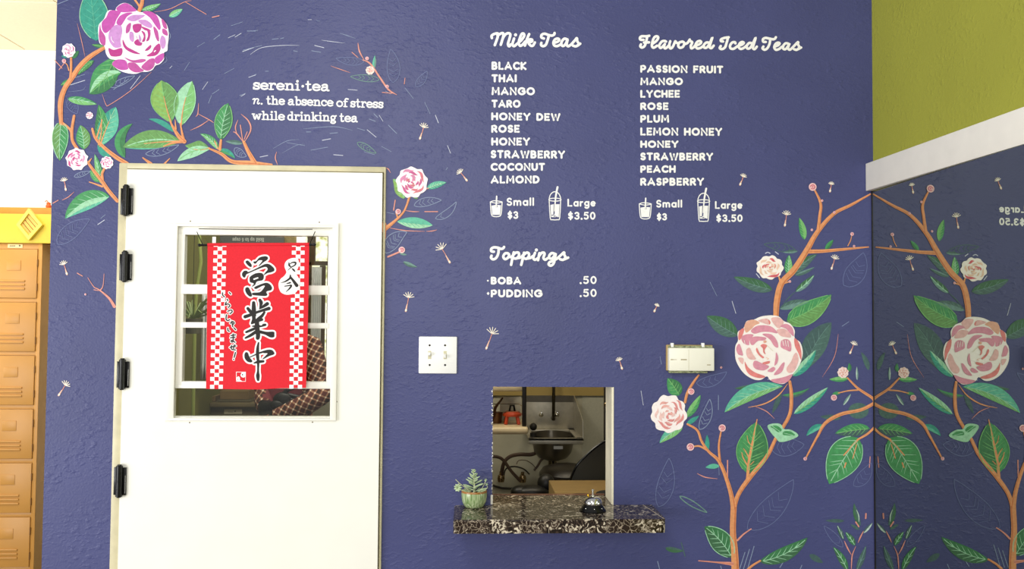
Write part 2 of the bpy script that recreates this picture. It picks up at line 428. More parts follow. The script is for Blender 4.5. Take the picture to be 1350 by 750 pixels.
# slab lettering: y up from baseline, x height 1
def sf(x, y, a=.2, b=.2): return [(x - a, y), (x + b, y)]
SLAB = {
 's': (.66, [[(.6, .95), (.62, .72)], [(.6, .82), (.45, .97), (.2, .97), (.06, .78), (.2, .56), (.48, .46), (.62, .24), (.48, .03), (.2, .03), (.04, .2)], [(.04, .05), (.04, .28)]]),
 'e': (.78, [[(.05, .52), (.74, .52), (.68, .8), (.4, .98), (.12, .84), (.02, .5), (.12, .14), (.42, 0), (.74, .16)]]),
 'r': (.7, [[(.2, 0), (.2, .97)], sf(.2, 0, .2, .25), sf(.15, .97, .15, .05), [(.2, .6), (.38, .92), (.62, .95), (.66, .8)]]),
 'n': (.98, [[(.2, 0), (.2, .97)], sf(.2, 0), sf(.15, .97, .15, .05), [(.2, .65), (.4, .93), (.66, .93), (.76, .7), (.76, 0)], sf(.76, 0)]),
 'i': (.44, [[(.22, 0), (.22, .97)], sf(.22, 0), sf(.14, .97, .12, .08), [(.2, 1.42), (.21, 1.43)]]),
 't': (.62, [[(.24, 1.4), (.24, .2), (.36, .02), (.56, .1)], [(.02, .97), (.52, .97)]]),
 'a': (.86, [[(.12, .8), (.3, .97), (.56, .95), (.64, .74), (.64, .1), (.82, .02)], [(.64, .56), (.3, .54), (.06, .34), (.1, .08), (.34, .0), (.62, .22)]]),
 'h': (.98, [[(.2, 0), (.2, 1.5)], sf(.2, 0), sf(.13, 1.5, .13, .07), [(.2, .65), (.4, .93), (.66, .93), (.76, .7), (.76, 0)], sf(.76, 0)]),
 'b': (.84, [[(.2, 0), (.2, 1.5)], sf(.13, 1.5, .13, .07), el(.5, .48, .31, .46, 0, 360, 16)]),
 'c': (.72, [[(.64, .92), (.66, .68)], el(.38, .49, .35, .48, 40, 320, 14)]),
 'o': (.8, [el(.4, .49, .37, .48, 0, 360, 18)]),
 'f': (.58, [[(.22, 0), (.22, 1.2), (.36, 1.48), (.62, 1.42)], sf(.22, 0, .2, .25), [(.02, .95), (.5, .95)]]),
 'w': (1.2, [[(.12, .97), (.36, 0), (.6, .85), (.84, 0), (1.08, .97)], sf(.12, .97, .15, .2), sf(1.08, .97, .2, .15)]),
 'l': (.44, [[(.22, 0), (.22, 1.5)], sf(.22, 0), sf(.14, 1.5, .12, .08)]),
 'd': (.88, [[(.66, 0), (.66, 1.5)], sf(.6, 1.5, .14, .06), sf(.72, 0, .06, .14), el(.35, .48, .31, .46, 0, 360, 16)]),
 'k': (.95, [[(.2, 0), (.2, 1.5)], sf(.2, 0), sf(.13, 1.5, .13, .07), [(.72, .95), (.25, .42)], [(.4, .55), (.78, 0)], sf(.72, .95), sf(.78, 0, .16, .16)]),
 'g': (.86, [el(.38, .6, .28, .34, 0, 360, 16), [(.62, .85), (.84, .98)], [(.2, .3), (.12, .12), (.3, .02), (.62, -.02), (.72, -.22), (.5, -.42), (.2, -.4), (.06, -.24), (.18, -.06)]]),
 'N': (.9, [[(.02, .82), (.18, .95), (.28, .82), (.14, 0)], [(.22, .5), (.42, .9), (.66, .92), (.72, .7), (.6, .15), (.72, 0), (.88, .15)]]),
 '.': (.2, [[(.1, .02), (.11, .03)]]),
 '*': (.4, [[(.2, .62), (.21, .63)]]),
 ' ': (.5, []),
 'u': (.9, [[(.16, .95), (.16, .3), (.3, .03), (.55, .05), (.68, .3)], [(.68, .95), (.68, .05), (.86, .02)], sf(.1, .95, .1, .06), sf(.62, .95, .1, .06)]),
 'p': (.86, [[(.2, .95), (.2, -.5)], sf(.2, -.5), sf(.13, .95, .13, .07), el(.5, .48, .31, .46, 0, 360, 16)]),
 'H': (1.1, [[(.2, 0), (.2, 1.4)], [(.9, 0), (.9, 1.4)], [(.2, .7), (.9, .7)], sf(.2, 0), sf(.2, 1.4), sf(.9, 0), sf(.9, 1.4)]),
 '6': (.8, [[(.6, 1.4), (.25, 1.1), (.08, .5)] + el(.4, .42, .32, .42, 180, 540, 14)]),
}
def text_caps(fl, s, x0, x1, yt, yb, sw=2.9, gap=.36, tilt=0.0, mt=None, hs=None):
    """fit the string between x0..x1 (outer edges), cap height yt..yb (outer edges)"""
    mt = mt or LW; g = gap; tot = 0
    for i, c in enumerate(s): tot += CAP[c][0] + (g if i < len(s) - 1 else 0)
    xs = (x1 - x0 - sw) / max(tot, .01); h = yb - yt - sw; x = x0 + sw / 2
    for c in s:
        wd, st = CAP[c]
        for k in st:
            pts = [(x + p[0] * xs, yt + sw / 2 + p[1] * h + (x + p[0] * xs - x0) * tilt) for p in k]
            fl.stroke(pts, sw * (1.25 if c == '.' else 1), mt, 0)
            if len(pts) < 8:      # round the corners of angular letters
                for p in pts[1:-1]: fl.dot(p[0], p[1], sw / 2, mt)
        x += (wd + g) * xs
def text_slab(fl, s, x0, x1, yb, xh, sw=2.0, gap=.16, tilt=0.0, mt=None, thin=.75):
    mt = mt or LW; tot = sum(SLAB[c][0] + gap for c in s) - gap; xs = (x1 - x0) / tot; x = x0
    for c in s:
        wd, st = SLAB[c]
        for k in st:
            pts = [(x + p[0] * xs, yb - p[1] * xh + (x + p[0] * xs - x0) * tilt) for p in k]
            hor = len(k) == 2 and abs(k[0][1] - k[1][1]) < .01
            ww = sw * (1.5 if len(k) == 2 and abs(k[0][0] - k[1][0]) < .02 and abs(k[0][1] - k[1][1]) < .02 else (thin if hor else 1))
            fl.stroke(pts, ww, mt, 4 if len(k) > 3 else 0)
        x += (wd + gap) * xs
def wallpart(name, label=None, z=0.0006):
    return Flat(0.0, z)

MENU = [('BLACK', 648, 694.2, 81.2, 92.1, .01), ('THAI', 648, 681.2, 98, 108.7, 0), ('MANGO', 648, 705.2, 114.8, 125.5, .005), ('TARO', 648, 686.3, 131.5, 142, .005),
 ('HONEY DEW', 647.6, 738.8, 148.2, 158.6, .013), ('ROSE', 647.6, 685.2, 164.5, 175.1, 0), ('HONEY', 647.6, 698.8, 181.3, 192, 0), ('STRAWBERRY', 646.8, 744.9, 197.8, 208.6, .008),
 ('COCONUT', 646.8, 718.5, 214.8, 225.3, 0), ('ALMOND', 646.8, 711.3, 231.4, 242, 0),
 ('PASSION FRUIT', 844, 953.3, 85.5, 95.8, .012), ('MANGO', 844, 900.2, 102.4, 112.5, 0), ('LYCHEE', 844, 896.3, 118.6, 129, 0), ('ROSE', 844, 881.3, 135, 145.2, 0), ('PLUM', 844, 882.2, 151.5, 161.8, 0),
 ('LEMON HONEY', 844, 951.9, 168, 178.7, .006), ('HONEY', 844, 894.4, 185.2, 195, 0), ('STRAWBERRY', 844, 940, 201, 211.5, .005), ('PEACH', 844, 890.7, 217.9, 227.9, 0), ('RASPBERRY', 844, 928, 234.3, 244.9, 0),
 ('BOBA', 647, 687.2, 364.8, 375, 0), ('PUDDING', 647, 715, 381.5, 392, 0)]
for s, x0, x1, a, c, t in MENU:
    fl = Flat(0, .0006); text_caps(fl, s, x0, x1, a, c, 2.75, .46, t); fl.build('menu_lettering', WB)
for s, x0, x1, a, c in [('.50', 764.4, 786.4, 363.8, 374.4), ('.50', 764.4, 786.4, 380.8, 391.5), ('$3', 669, 683.2, 278.4, 288.6), ('$3.50', 748.6, 784.9, 279.2, 289.6), ('$3', 865.7, 879.2, 281, 290.6), ('$3.50', 944, 978.8, 282.6, 292.6),
        ('Small', 667.8, 704, 260.6, 271.4), ('Large', 748, 785.4, 262, 272.4), ('Small', 864.9, 899.2, 263.4, 273.7), ('Large', 942.5, 978.8, 265, 275.4)]:
    fl = Flat(0, .0006); text_caps(fl, s, x0, x1, a, c, 2.15, .42); fl.build('price_lettering' if '0' in s or '3' in s else 'size_lettering', WB)
fl = Flat(0, .0006); fl.dot(643.2, 370, 1.2, LW); fl.build('bullet', WB)
fl = Flat(0, .0006); fl.poly([(641.6, 386.8), (643.6, 384.6), (645.4, 386.8), (643.6, 389)], LW, 0); fl.build('bullet', WB)

def script(name, strokes, z, w):
    fl = Flat(0, .0006)
    for s in strokes:
        if len(s) == 1: q = z(s[0])[0]; fl.dot(q[0], q[1], w * .62, LW)
        else: fl.stroke(z(*s), w, LW, 6)
    fl.build('script_heading', WB)
script('', [[(88, 158), (84, 128), (120, 103), (168, 96), (170, 135), (128, 255)], [(165, 125), (190, 108), (228, 90), (246, 102), (240, 150), (210, 250)], [(238, 160), (270, 112), (310, 92), (340, 108), (328, 170), (308, 240), (325, 272), (346, 245)],
 [(392, 165), (370, 240), (390, 270), (430, 240)], [(412, 115)], [(430, 240), (490, 190), (530, 130), (522, 98), (498, 102), (475, 150), (455, 220), (470, 262), (500, 255), (545, 205)],
 [(598, 105), (570, 170), (540, 262)], [(556, 220), (600, 180), (636, 180), (636, 205), (592, 225), (620, 262), (650, 262), (676, 220)],
 [(800, 165), (766, 150), (770, 115), (810, 100), (860, 116), (910, 125), (940, 110), (946, 90)], [(868, 125), (850, 190), (826, 250), (790, 270), (762, 255), (765, 225)],
 [(930, 225), (985, 210), (1010, 185), (990, 166), (950, 180), (930, 225), (945, 262), (985, 268), (1036, 240)],
 [(1120, 178), (1080, 168), (1045, 205), (1040, 250), (1065, 268), (1100, 235), (1125, 178), (1112, 240), (1130, 272), (1170, 250)],
 [(1170, 250), (1220, 195), (1250, 160), (1256, 200), (1275, 240), (1240, 272), (1196, 262)], [(1262, 262), (1297, 236)]], Z(640, 35, 10.385), 3.4)
script('', [[(125, 155), (88, 148), (86, 115), (120, 92), (180, 95), (230, 113), (262, 105), (276, 85)], [(196, 112), (190, 180), (160, 245), (115, 268), (82, 245), (90, 215)],
 [(330, 178), (290, 182), (264, 228), (290, 265), (332, 245), (352, 200), (330, 178)], [(345, 225), (372, 235), (405, 215)], [(420, 165), (400, 250), (380, 350)], [(412, 205), (450, 170), (492, 172), (494, 220), (455, 256), (412, 250)], [(470, 252), (520, 240), (560, 205)],
 [(572, 170), (555, 250), (530, 350)], [(565, 205), (608, 170), (642, 180), (642, 225), (608, 260), (568, 250)], [(625, 256), (670, 245), (700, 222)], [(735, 172), (710, 240), (730, 275), (772, 255)], [(755, 130)],
 [(800, 178), (780, 280)], [(792, 225), (830, 176), (865, 170), (876, 192), (860, 245), (885, 275), (925, 250)],
 [(1035, 190), (985, 176), (948, 210), (950, 250), (985, 256), (1022, 215), (1042, 185), (1030, 250), (1010, 330), (970, 362), (938, 345), (950, 312), (1000, 292), (1062, 258)],
 [(1062, 258), (1130, 195), (1165, 165), (1168, 200), (1186, 240), (1150, 276), (1105, 266)], [(1172, 268), (1226, 243)]], Z(640, 318, 11.25), 3.4)
script('', [[(150, 198), (105, 195), (98, 165), (130, 145), (190, 146), (235, 138)], [(205, 150), (190, 220), (165, 290), (125, 312), (102, 292), (112, 265)], [(158, 238), (232, 235)],
 [(275, 262), (340, 215), (368, 165), (345, 145), (308, 165), (282, 230), (275, 290), (300, 315), (350, 285)], [(484, 224), (460, 214), (420, 225), (383, 280), (398, 318), (430, 302), (466, 262)], [(466, 260), (455, 298), (468, 325), (500, 308), (533, 271)],
 [(546, 219), (533, 271), (546, 325), (583, 302), (621, 219), (630, 236), (662, 250)], [(715, 228), (680, 240), (664, 285), (690, 316), (735, 300), (755, 250), (730, 225), (700, 232)], [(750, 265), (800, 245), (835, 195)],
 [(835, 195), (838, 215), (872, 235), (850, 290), (862, 325), (910, 295)], [(905, 290), (975, 265), (1005, 235), (985, 215), (945, 230), (920, 280), (945, 325), (1000, 315), (1045, 280)],
 [(1120, 240), (1080, 240), (1045, 275), (1050, 314), (1090, 310), (1132, 250), (1170, 162), (1140, 260), (1130, 305), (1155, 322), (1190, 285)]], Z(835, 35, 11.25), 3.35)
script('', [[(92, 222), (60, 215), (65, 190), (110, 170), (175, 160)], [(165, 168), (145, 240), (120, 310), (75, 335), (42, 320), (58, 290)], [(275, 250), (265, 232), (225, 240), (195, 285), (205, 325), (250, 330), (305, 292)],
 [(305, 292), (370, 270), (400, 243), (375, 230), (340, 250), (322, 300), (350, 332), (395, 320), (440, 285)], [(520, 250), (480, 245), (445, 285), (450, 325), (490, 320), (530, 260), (575, 165), (545, 270), (535, 320), (560, 336), (592, 300)],
 [(725, 230), (688, 225), (684, 190), (720, 170), (780, 180), (830, 190), (860, 182), (874, 160)], [(792, 190), (780, 260), (750, 320), (710, 345), (676, 325), (690, 298)],
 [(850, 300), (905, 280), (930, 252), (905, 240), (870, 260), (850, 310), (875, 345), (920, 335), (965, 300)], [(1060, 255), (1020, 250), (985, 285), (985, 330), (1020, 335), (1060, 285), (1078, 250), (1055, 320), (1080, 345), (1120, 315)],
 [(1120, 315), (1165, 268), (1205, 230), (1202, 265), (1222, 310), (1185, 346), (1145, 338)], [(1208, 335), (1248, 313)]], Z(945, 35, 11.25), 3.35)

for s, x0, x1, yb, xh, sw, t in [('sereni*tea', 334.2, 434, 117.3, 8.0, 2.35, .024), ('N.', 333.4, 346, 136.8, 7.0, 1.7, .02), ('the', 351.5, 375, 137.2, 7.0, 2.0, .028), ('absence', 380, 439, 138, 7.0, 2.0, .03), ('of', 444, 458.6, 140.2, 7.0, 2.0, .03), ('stress', 462.4, 505, 140.8, 7.0, 2.0, .03),
        ('while', 332.8, 375, 157.1, 7.0, 2.0, .026), ('drinking', 379.4, 443.5, 158.1, 7.0, 2.0, .026), ('tea', 448, 471.2, 160, 7.0, 2.0, .026)]:
    fl = Flat(0, .0006); text_slab(fl, s, x0, x1, yb, xh, sw, .14, t); fl.build('slab_lettering', WB)

# cups drawn beside the sizes
def cup_small(x, y, s):       # x,y = centre top of lid
    fl = Flat(0, .0006); W = 7.2 * s; H = 18.5 * s
    fl.stroke([(x - W, y + 1), (x - W * .3, y - .6), (x + W, y + 1), (x, y + 2.6), (x - W, y + 1)], 1.1, LW, 4)
    fl.stroke([(x - W, y + 1), (x - W * .85, y + H * .8), (x - W * .5, y + H), (x + W * .5, y + H), (x + W * .85, y + H * .8), (x + W, y + 1)], 1.2, LW, 4)
    fl.poly([(x - W * .8, y + 6), (x - 1, y + 5), (x - 1, y + 8), (x + 1.6, y + 8), (x + 1.6, y + 5), (x + W * .8, y + 5.4), (x + W * .66, y + H - 2), (x - W * .66, y + H - 2)], LW, 0)
    fl.stroke([(x + .6, y - 6.4), (x, y + 7)], 1.9, LW, 0)
    fl.build('cup_drawing', WB)
def cup_large(x, y, k=1.0):        # y = rim of dome
    fl = Flat(0, .0006); W = 7.6
    fl.stroke(el(x, y, W, 10.5, 180, 360, 12), 1.2, LW, 0)
    fl.stroke(el(x, y, W + .6, 2.0, 0, 360, 16), 1.1, LW, 0)
    fl.stroke([(x - W, y + 1), (x - W * .82, y + 24), (x - W * .5, y + 26.4), (x + W * .5, y + 26.4), (x + W * .82, y + 24), (x + W, y + 1)], 1.2, LW, 2)
    fl.poly([(x - W * .78, y + 7), (x - 1.6, y + 6), (x - 2.2, y + 20), (x - .6, y + 20), (x + .8, y + 6), (x + W * .8, y + 6), (x + W * .66, y + 23), (x - W * .66, y + 23)], LW, 0)
    for i in range(8): fl.dot(x - 4 + (i * 2.9) % 8, y + 20.5 + (i % 3) * 1.2, .65, NAVY)
    fl.stroke([(x + 3.4, y - 16.5), (x + 1, y - 4), (x - .6, y + 15)], [2.6, 2.2, 1.2], LW, 2)
    fl.build('cup_drawing', WB)
cup_small(654.2, 265.2, 1.08); cup_small(850.6, 267.8, 1.1)
cup_large(731.6, 263.2); cup_large(927.5, 265.2)

# ------------------------------------------------------------------ the painted plants
ORANGE = paint('e29a66', .12); ORANGE2 = paint('c9764a', .12); SALMON = paint('dc9484', .12)
G = {k: paint(v) for k, v in dict(green='47955a', dgreen='3d7a4c', lgreen='7cbb72', ygreen='86b05a', mint='9fd3ac', teal='3b9a86', lteal='5fb79a', muted='4b6a62', mutedd='45605e', pale='b5cbbf', grey='6d9088', olive='6a9a58', dark='3f6b4a').items()}
CHALK = paint('8390ad', .1); CHALK2 = paint('67719a', .1); WHT = paint('c4c8d8', .03)

def bez(a, b, bend, n=16):
    mx, my = (a[0] + b[0]) / 2, (a[1] + b[1]) / 2; X, Y = b[0] - a[0], b[1] - a[1]
    cx, cy = mx - Y * bend * 2, my + X * bend * 2
    return [((1 - t) ** 2 * a[0] + 2 * t * (1 - t) * cx + t * t * b[0], (1 - t) ** 2 * a[1] + 2 * t * (1 - t) * cy + t * t * b[1]) for t in [k / n for k in range(n + 1)]]
def normals(P):
    out = []
    for i in range(len(P)):
        a = P[max(i - 1, 0)]; b = P[min(i + 1, len(P) - 1)]; l = math.hypot(b[0] - a[0], b[1] - a[1]) or 1
        out.append((-(b[1] - a[1]) / l, (b[0] - a[0]) / l))
    return out
def prof(t, peak=.42):
    u = t ** (math.log(.5) / math.log(peak)); return math.sin(PI * u) ** .8
def leaf(base, tip, wl, wr=None, bend=0.0, cl='green', cr=None, vein='lgreen', rib=None, edge=None, nv=5, peak=.42, z=.0010, half=1.0, name='painted_leaf', parent=None, vw=.7):
    """leaf drawn from base to tip: wl/wr half widths, cl/cr colours of the halves (n side = +normal = wr)"""
    wr = wl if wr is None else wr; cr = cr or cl; fl = Flat(0, z); n = 16
    P = bez(base, tip, bend, n); N = normals(P)
    Lf = [(p[0] - N[i][0] * wl * prof(i / n, peak), p[1] - N[i][1] * wl * prof(i / n, peak)) for i, p in enumerate(P)]
    Rt = [(p[0] + N[i][0] * wr * prof(i / n, peak), p[1] + N[i][1] * wr * prof(i / n, peak)) for i, p in enumerate(P)]
    fl.poly(Lf + Rt[::-1][1:-1], G[cl], 0)
    if cr != cl: fl.poly(P + Rt[::-1][1:-1], G[cr], 0)
    L = math.hypot(tip[0] - base[0], tip[1] - base[1])
    if vein and nv and L > 14:
        vm = G.get(vein, None) or vein
        for k in range(1, nv + 1):
            t = k / (nv + 1.0) * .82; i = int(t * n); j = min(n, i + 3)
            for S, wd in ((Lf, wl), (Rt, wr)):
                if wd < 3: continue
                q = (P[i][0] * .2 + S[j][0] * .8, P[i][1] * .2 + S[j][1] * .8)
                fl.stroke([P[i], ((P[i][0] + q[0]) / 2 + .3, (P[i][1] + q[1]) / 2), q], [vw, vw * .9, .25], vm, 3, False)
        fl.stroke(P[1:-1:2], vw * 1.2, vm, 2, False)
    if edge: fl.stroke(Lf[1:-1], .9, G[edge], 0, False); fl.stroke(Rt[1:-1], 1.1, G[edge], 0, False)
    if rib: fl.stroke(P[0:int(n * .8):2], [1.6, 1.5, 1.3, 1.1, .9, .8, .6][:len(P[0:int(n * .8):2])], rib, 2)
    return fl.build(name, parent or WB)
def outline_leaf(base, tip, w, bend=0.0, mt=None, sw=.9, nv=4, z=.0008):
    mt = mt or CHALK; fl = Flat(0, z); n = 16; P = bez(base, tip, bend, n); N = normals(P)
    for s in (-1, 1):
        S = [(p[0] + s * N[i][0] * w * prof(i / n), p[1] + s * N[i][1] * w * prof(i / n)) for i, p in enumerate(P)]
        fl.stroke(S, sw, mt, 0, False)
        for k in range(nv):
            i = int((.2 + .6 * k / max(nv, 1)) * n); j = min(n, i + 2); fl.stroke([P[i], (P[i][0] * .25 + S[j][0] * .75, P[i][1] * .25 + S[j][1] * .75)], sw * .7, mt, 0, False)
    fl.build('chalk_leaf', WB)
def branch(pts, ws, mt=None, z=.0016, name='painted_branch', shade=True):
    fl = Flat(0, z); mt = mt or ORANGE
    ws = ws if isinstance(ws, (list, tuple)) else [ws] * len(pts)
    if len(ws) != len(pts): ws = [ws[0] + (ws[-1] - ws[0]) * i / (len(pts) - 1) for i in range(len(pts))]
    fl.stroke(pts, ws, mt, 6)
    if shade and max(ws) > 3:
        q = [(p[0] + ws[i] * .3, p[1] + ws[i] * .1) for i, p in enumerate(pts)]
        fl.stroke(q, [v * .22 for v in ws], ORANGE2, 6)
    fl.build(name, WB)
def line(pts, w=1.0, mt=None, z=.0008, name='chalk_stroke'):
    fl = Flat(0, z); fl.stroke(pts, [w * .4] + [w] * (len(pts) - 2) + [w * .3] if len(pts) > 2 else w, mt or CHALK, 5); fl.build(name, WB)
def bud(x, y, r, a='f0c4c4', c='cf6f7c', z=.0022):
    fl = Flat(0, z); fl.dot(x, y, r, paint(a)); fl.stroke(el(x, y, r * .55, r * .5, 200, 480, 8), r * .28, paint(c), 2); fl.dot(x, y, r * .22, paint(c)); fl.build('painted_bud', WB)

def rose_traced(z0, outline, pet, white, pink, strokes, base='fbeff0'):
    """outline in rim colour, every petal a sub-part"""
    fl = Flat(0, .0022); fl.poly(z0(*outline), paint(white, .02)); R_ = fl.build('painted_rose', WB)
    for i, (col, pts) in enumerate(pet):
        mx_ = sum(p[0] for p in pts) / len(pts); my_ = sum(p[1] for p in pts) / len(pts); pts = [(mx_ + (p[0] - mx_) * 1.13, my_ + (p[1] - my_) * 1.13) for p in pts]
        f = Flat(0, .0024 + i * .00004); f.poly(z0(*pts), paint(col, .10)); f.build('petal', R_)
    f = Flat(0, .0024 + (len(pet) + 2) * .00004)
    for col, wd, pts in strokes: f.stroke(z0(*pts), wd, paint(col, .05), 5)
    if strokes: f.build('petal_shading', R_)
    return R_
MG = 'c455ac'; ML = 'cc92cf'; MD = 'bb3c8a'; MM = 'c0559e'
rose_traced(Z(120, 0, 7.145),
 [(240, 75), (280, 40), (330, 30), (385, 55), (455, 115), (540, 112), (620, 140), (665, 180), (715, 230), (735, 320), (725, 430), (720, 480), (690, 500), (690, 560), (650, 605), (610, 620), (580, 660), (530, 678), (480, 680), (420, 698), (340, 690), (270, 665), (215, 625), (205, 590), (240, 568), (180, 555), (145, 510), (130, 440), (85, 410), (72, 340), (75, 240), (125, 180), (150, 120), (180, 97), (230, 100)],
 [(MG, [(250, 85), (290, 48), (335, 38), (385, 65), (420, 100), (360, 112), (290, 112)]),
  (MG, [(150, 170), (185, 112), (270, 118), (275, 125), (235, 190), (215, 240), (150, 300), (118, 270), (115, 210)]),
  (MM, [(90, 240), (100, 290), (135, 350), (130, 420), (95, 400), (80, 340)]),
  (ML, [(185, 300), (225, 255), (275, 250), (290, 300), (275, 380), (280, 430), (230, 440), (190, 400), (175, 350)]),
  (MG, [(250, 215), (275, 160), (330, 130), (385, 130), (340, 160), (310, 205), (285, 235)]),
  (ML, [(350, 180), (390, 150), (450, 145), (500, 150), (450, 185), (400, 200)]),
  (MG, [(500, 125), (560, 118), (620, 155), (650, 240), (640, 275), (610, 240), (560, 170)]),
  (ML, [(455, 200), (520, 195), (570, 235), (560, 262), (500, 240)]),
  (MM, [(595, 260), (630, 300), (640, 380), (620, 370), (600, 310)]),
  (MM, [(670, 185), (705, 220), (715, 270), (685, 255)]), (MM, [(680, 275), (715, 295), (720, 335), (680, 315)]),
  (ML, [(670, 345), (700, 370), (700, 430), (675, 455), (655, 400)]),
  (MD, [(640, 420), (650, 470), (610, 520), (535, 525), (580, 490), (600, 450)]),
  (MG, [(685, 510), (680, 555), (640, 595), (615, 590), (610, 550), (650, 520)]),
  (MM, [(595, 565), (590, 625), (550, 660), (510, 655), (485, 630), (520, 590), (560, 562)]),
  (MM, [(365, 598), (420, 602), (460, 640), (490, 665), (430, 680), (380, 660), (358, 625)]),
  (MG, [(212, 600), (250, 570), (320, 575), (340, 620), (340, 650), (280, 655), (225, 625)]),
  (MD, [(175, 460), (220, 475), (285, 460), (280, 520), (210, 530), (185, 510)]),
  (MM, [(340, 250), (375, 225), (365, 290), (335, 310)]),
  (MD, [(310, 385), (340, 440), (400, 475), (455, 505), (400, 500), (340, 470), (312, 430)]),
  (MD, [(405, 240), (470, 235), (465, 285), (430, 308), (405, 285)]),
  (ML, [(370, 310), (400, 320), (400, 390), (370, 370)]), (ML, [(455, 330), (475, 370), (460, 395)]),
  (MD, [(480, 300), (510, 320), (510, 380), (485, 390), (500, 345)]), (MD, [(535, 290), (560, 310), (550, 370), (525, 385), (540, 340)]), (MD, [(480, 255), (540, 275), (560, 295), (510, 285)]),
  (MD, [(415, 400), (445, 375), (460, 400), (480, 405), (470, 430), (430, 425)]),
  (MD, [(515, 475), (560, 430), (565, 450), (540, 475)]),
  (MM, [(330, 545), (400, 570), (480, 560), (510, 570), (470, 590), (390, 585)])],
 'fdf6fc', '', [('fdf6fc', .8, [(195, 350), (200, 380), (220, 405)]), ('fdf6fc', 1.0, [(360, 545), (420, 562), (500, 545)]), ('fdf6fc', 1.4, [(600, 490), (612, 480)]), ('b83c86', .5, [(430, 340), (438, 365)])])
PK = 'dd94a6'; PL = 'eab9b4'; PR = 'e2837f'; PO = 'e6ad93'
rose_traced(Z(960, 410, 7.5),
 [(300, 62), (350, 48), (430, 42), (500, 55), (550, 100), (610, 125), (655, 190), (655, 265), (710, 310), (735, 400), (720, 490), (680, 570), (635, 625), (590, 690), (540, 720), (470, 710), (410, 680), (380, 645), (320, 680), (250, 675), (170, 630), (110, 560), (70, 470), (68, 350), (95, 290), (92, 210), (150, 165), (180, 100), (250, 85)],
 [(PO, [(165, 150), (190, 105), (250, 92), (300, 120), (260, 140), (225, 175), (180, 205)]),
  (PL, [(300, 95), (380, 78), (400, 130), (340, 115)]), (PR, [(395, 85), (415, 110), (405, 130)]),
  (PL, [(430, 75), (500, 70), (540, 110), (500, 165), (455, 130)]),
  (PK, [(235, 195), (280, 155), (350, 145), (420, 160), (470, 215), (400, 205), (330, 205), (270, 220)]),
  (PK, [(520, 155), (570, 132), (625, 165), (640, 240), (605, 215), (570, 175)]),
  (PL, [(485, 190), (550, 180), (595, 215), (610, 255), (545, 250), (510, 235)]),
  (PR, [(100, 260), (110, 200), (150, 175), (145, 220), (115, 280)]),
  (PK, [(135, 260), (180, 235), (240, 240), (205, 290), (200, 330), (150, 310)]),
  (PK, [(225, 320), (222, 275), (270, 255), (360, 265), (345, 290), (290, 295), (250, 330)]),
  (PK, [(345, 235), (420, 235), (470, 285), (485, 350), (450, 340), (410, 280)]),
  (PK, [(520, 340), (530, 295), (580, 285), (612, 320), (610, 390), (570, 380), (530, 360)]),
  (PR, [(655, 280), (690, 310), (715, 390), (715, 470), (690, 410), (660, 350)]),
  (PL, [(600, 600), (580, 560), (620, 500), (645, 440), (670, 425), (685, 490), (650, 580)]),
  (PK, [(95, 420), (80, 370), (105, 330), (125, 370), (140, 430), (115, 430)]), (PL, [(100, 465), (145, 470), (140, 520), (115, 500)]),
  (PL, [(180, 390), (210, 370), (235, 420), (265, 470), (210, 470), (185, 440)]),
  (PR, [(170, 510), (200, 560), (260, 605), (350, 640), (300, 655), (220, 630), (180, 580)]),
  (PK, [(250, 520), (270, 495), (330, 520), (390, 545), (350, 580), (290, 575), (258, 555)]),
  (PK, [(390, 590), (440, 555), (460, 575), (430, 600)]), (PK, [(455, 620), (500, 560), (530, 520), (550, 520), (530, 590), (490, 620)]),
  (PK, [(430, 680), (500, 665), (560, 650), (620, 630), (585, 690), (530, 710), (470, 705)]),
  (PK, [(470, 415), (490, 460), (480, 510), (455, 530), (465, 470)]),
  (PR, [(320, 345), (345, 330), (378, 345), (355, 385), (365, 420), (345, 405), (340, 370)]), (PR, [(285, 370), (310, 420), (345, 450), (330, 460), (290, 420), (275, 385)]),
  (PR, [(340, 510), (400, 495), (400, 515), (360, 525)]), (PO, [(345, 300), (365, 290), (375, 305), (355, 315)])],
 'fbf3ec', '', [('fbf3ec', .8, [(535, 290), (545, 340)]), ('fbf3ec', .8, [(560, 290), (570, 345)]), ('fbf3ec', .8, [(585, 295), (592, 350)]), ('fbf3ec', .7, [(155, 290), (165, 330)]), ('e6ad93', .6, [(370, 460), (395, 470), (380, 480)]), ('dccfae', .5, [(370, 330), (440, 395)])])
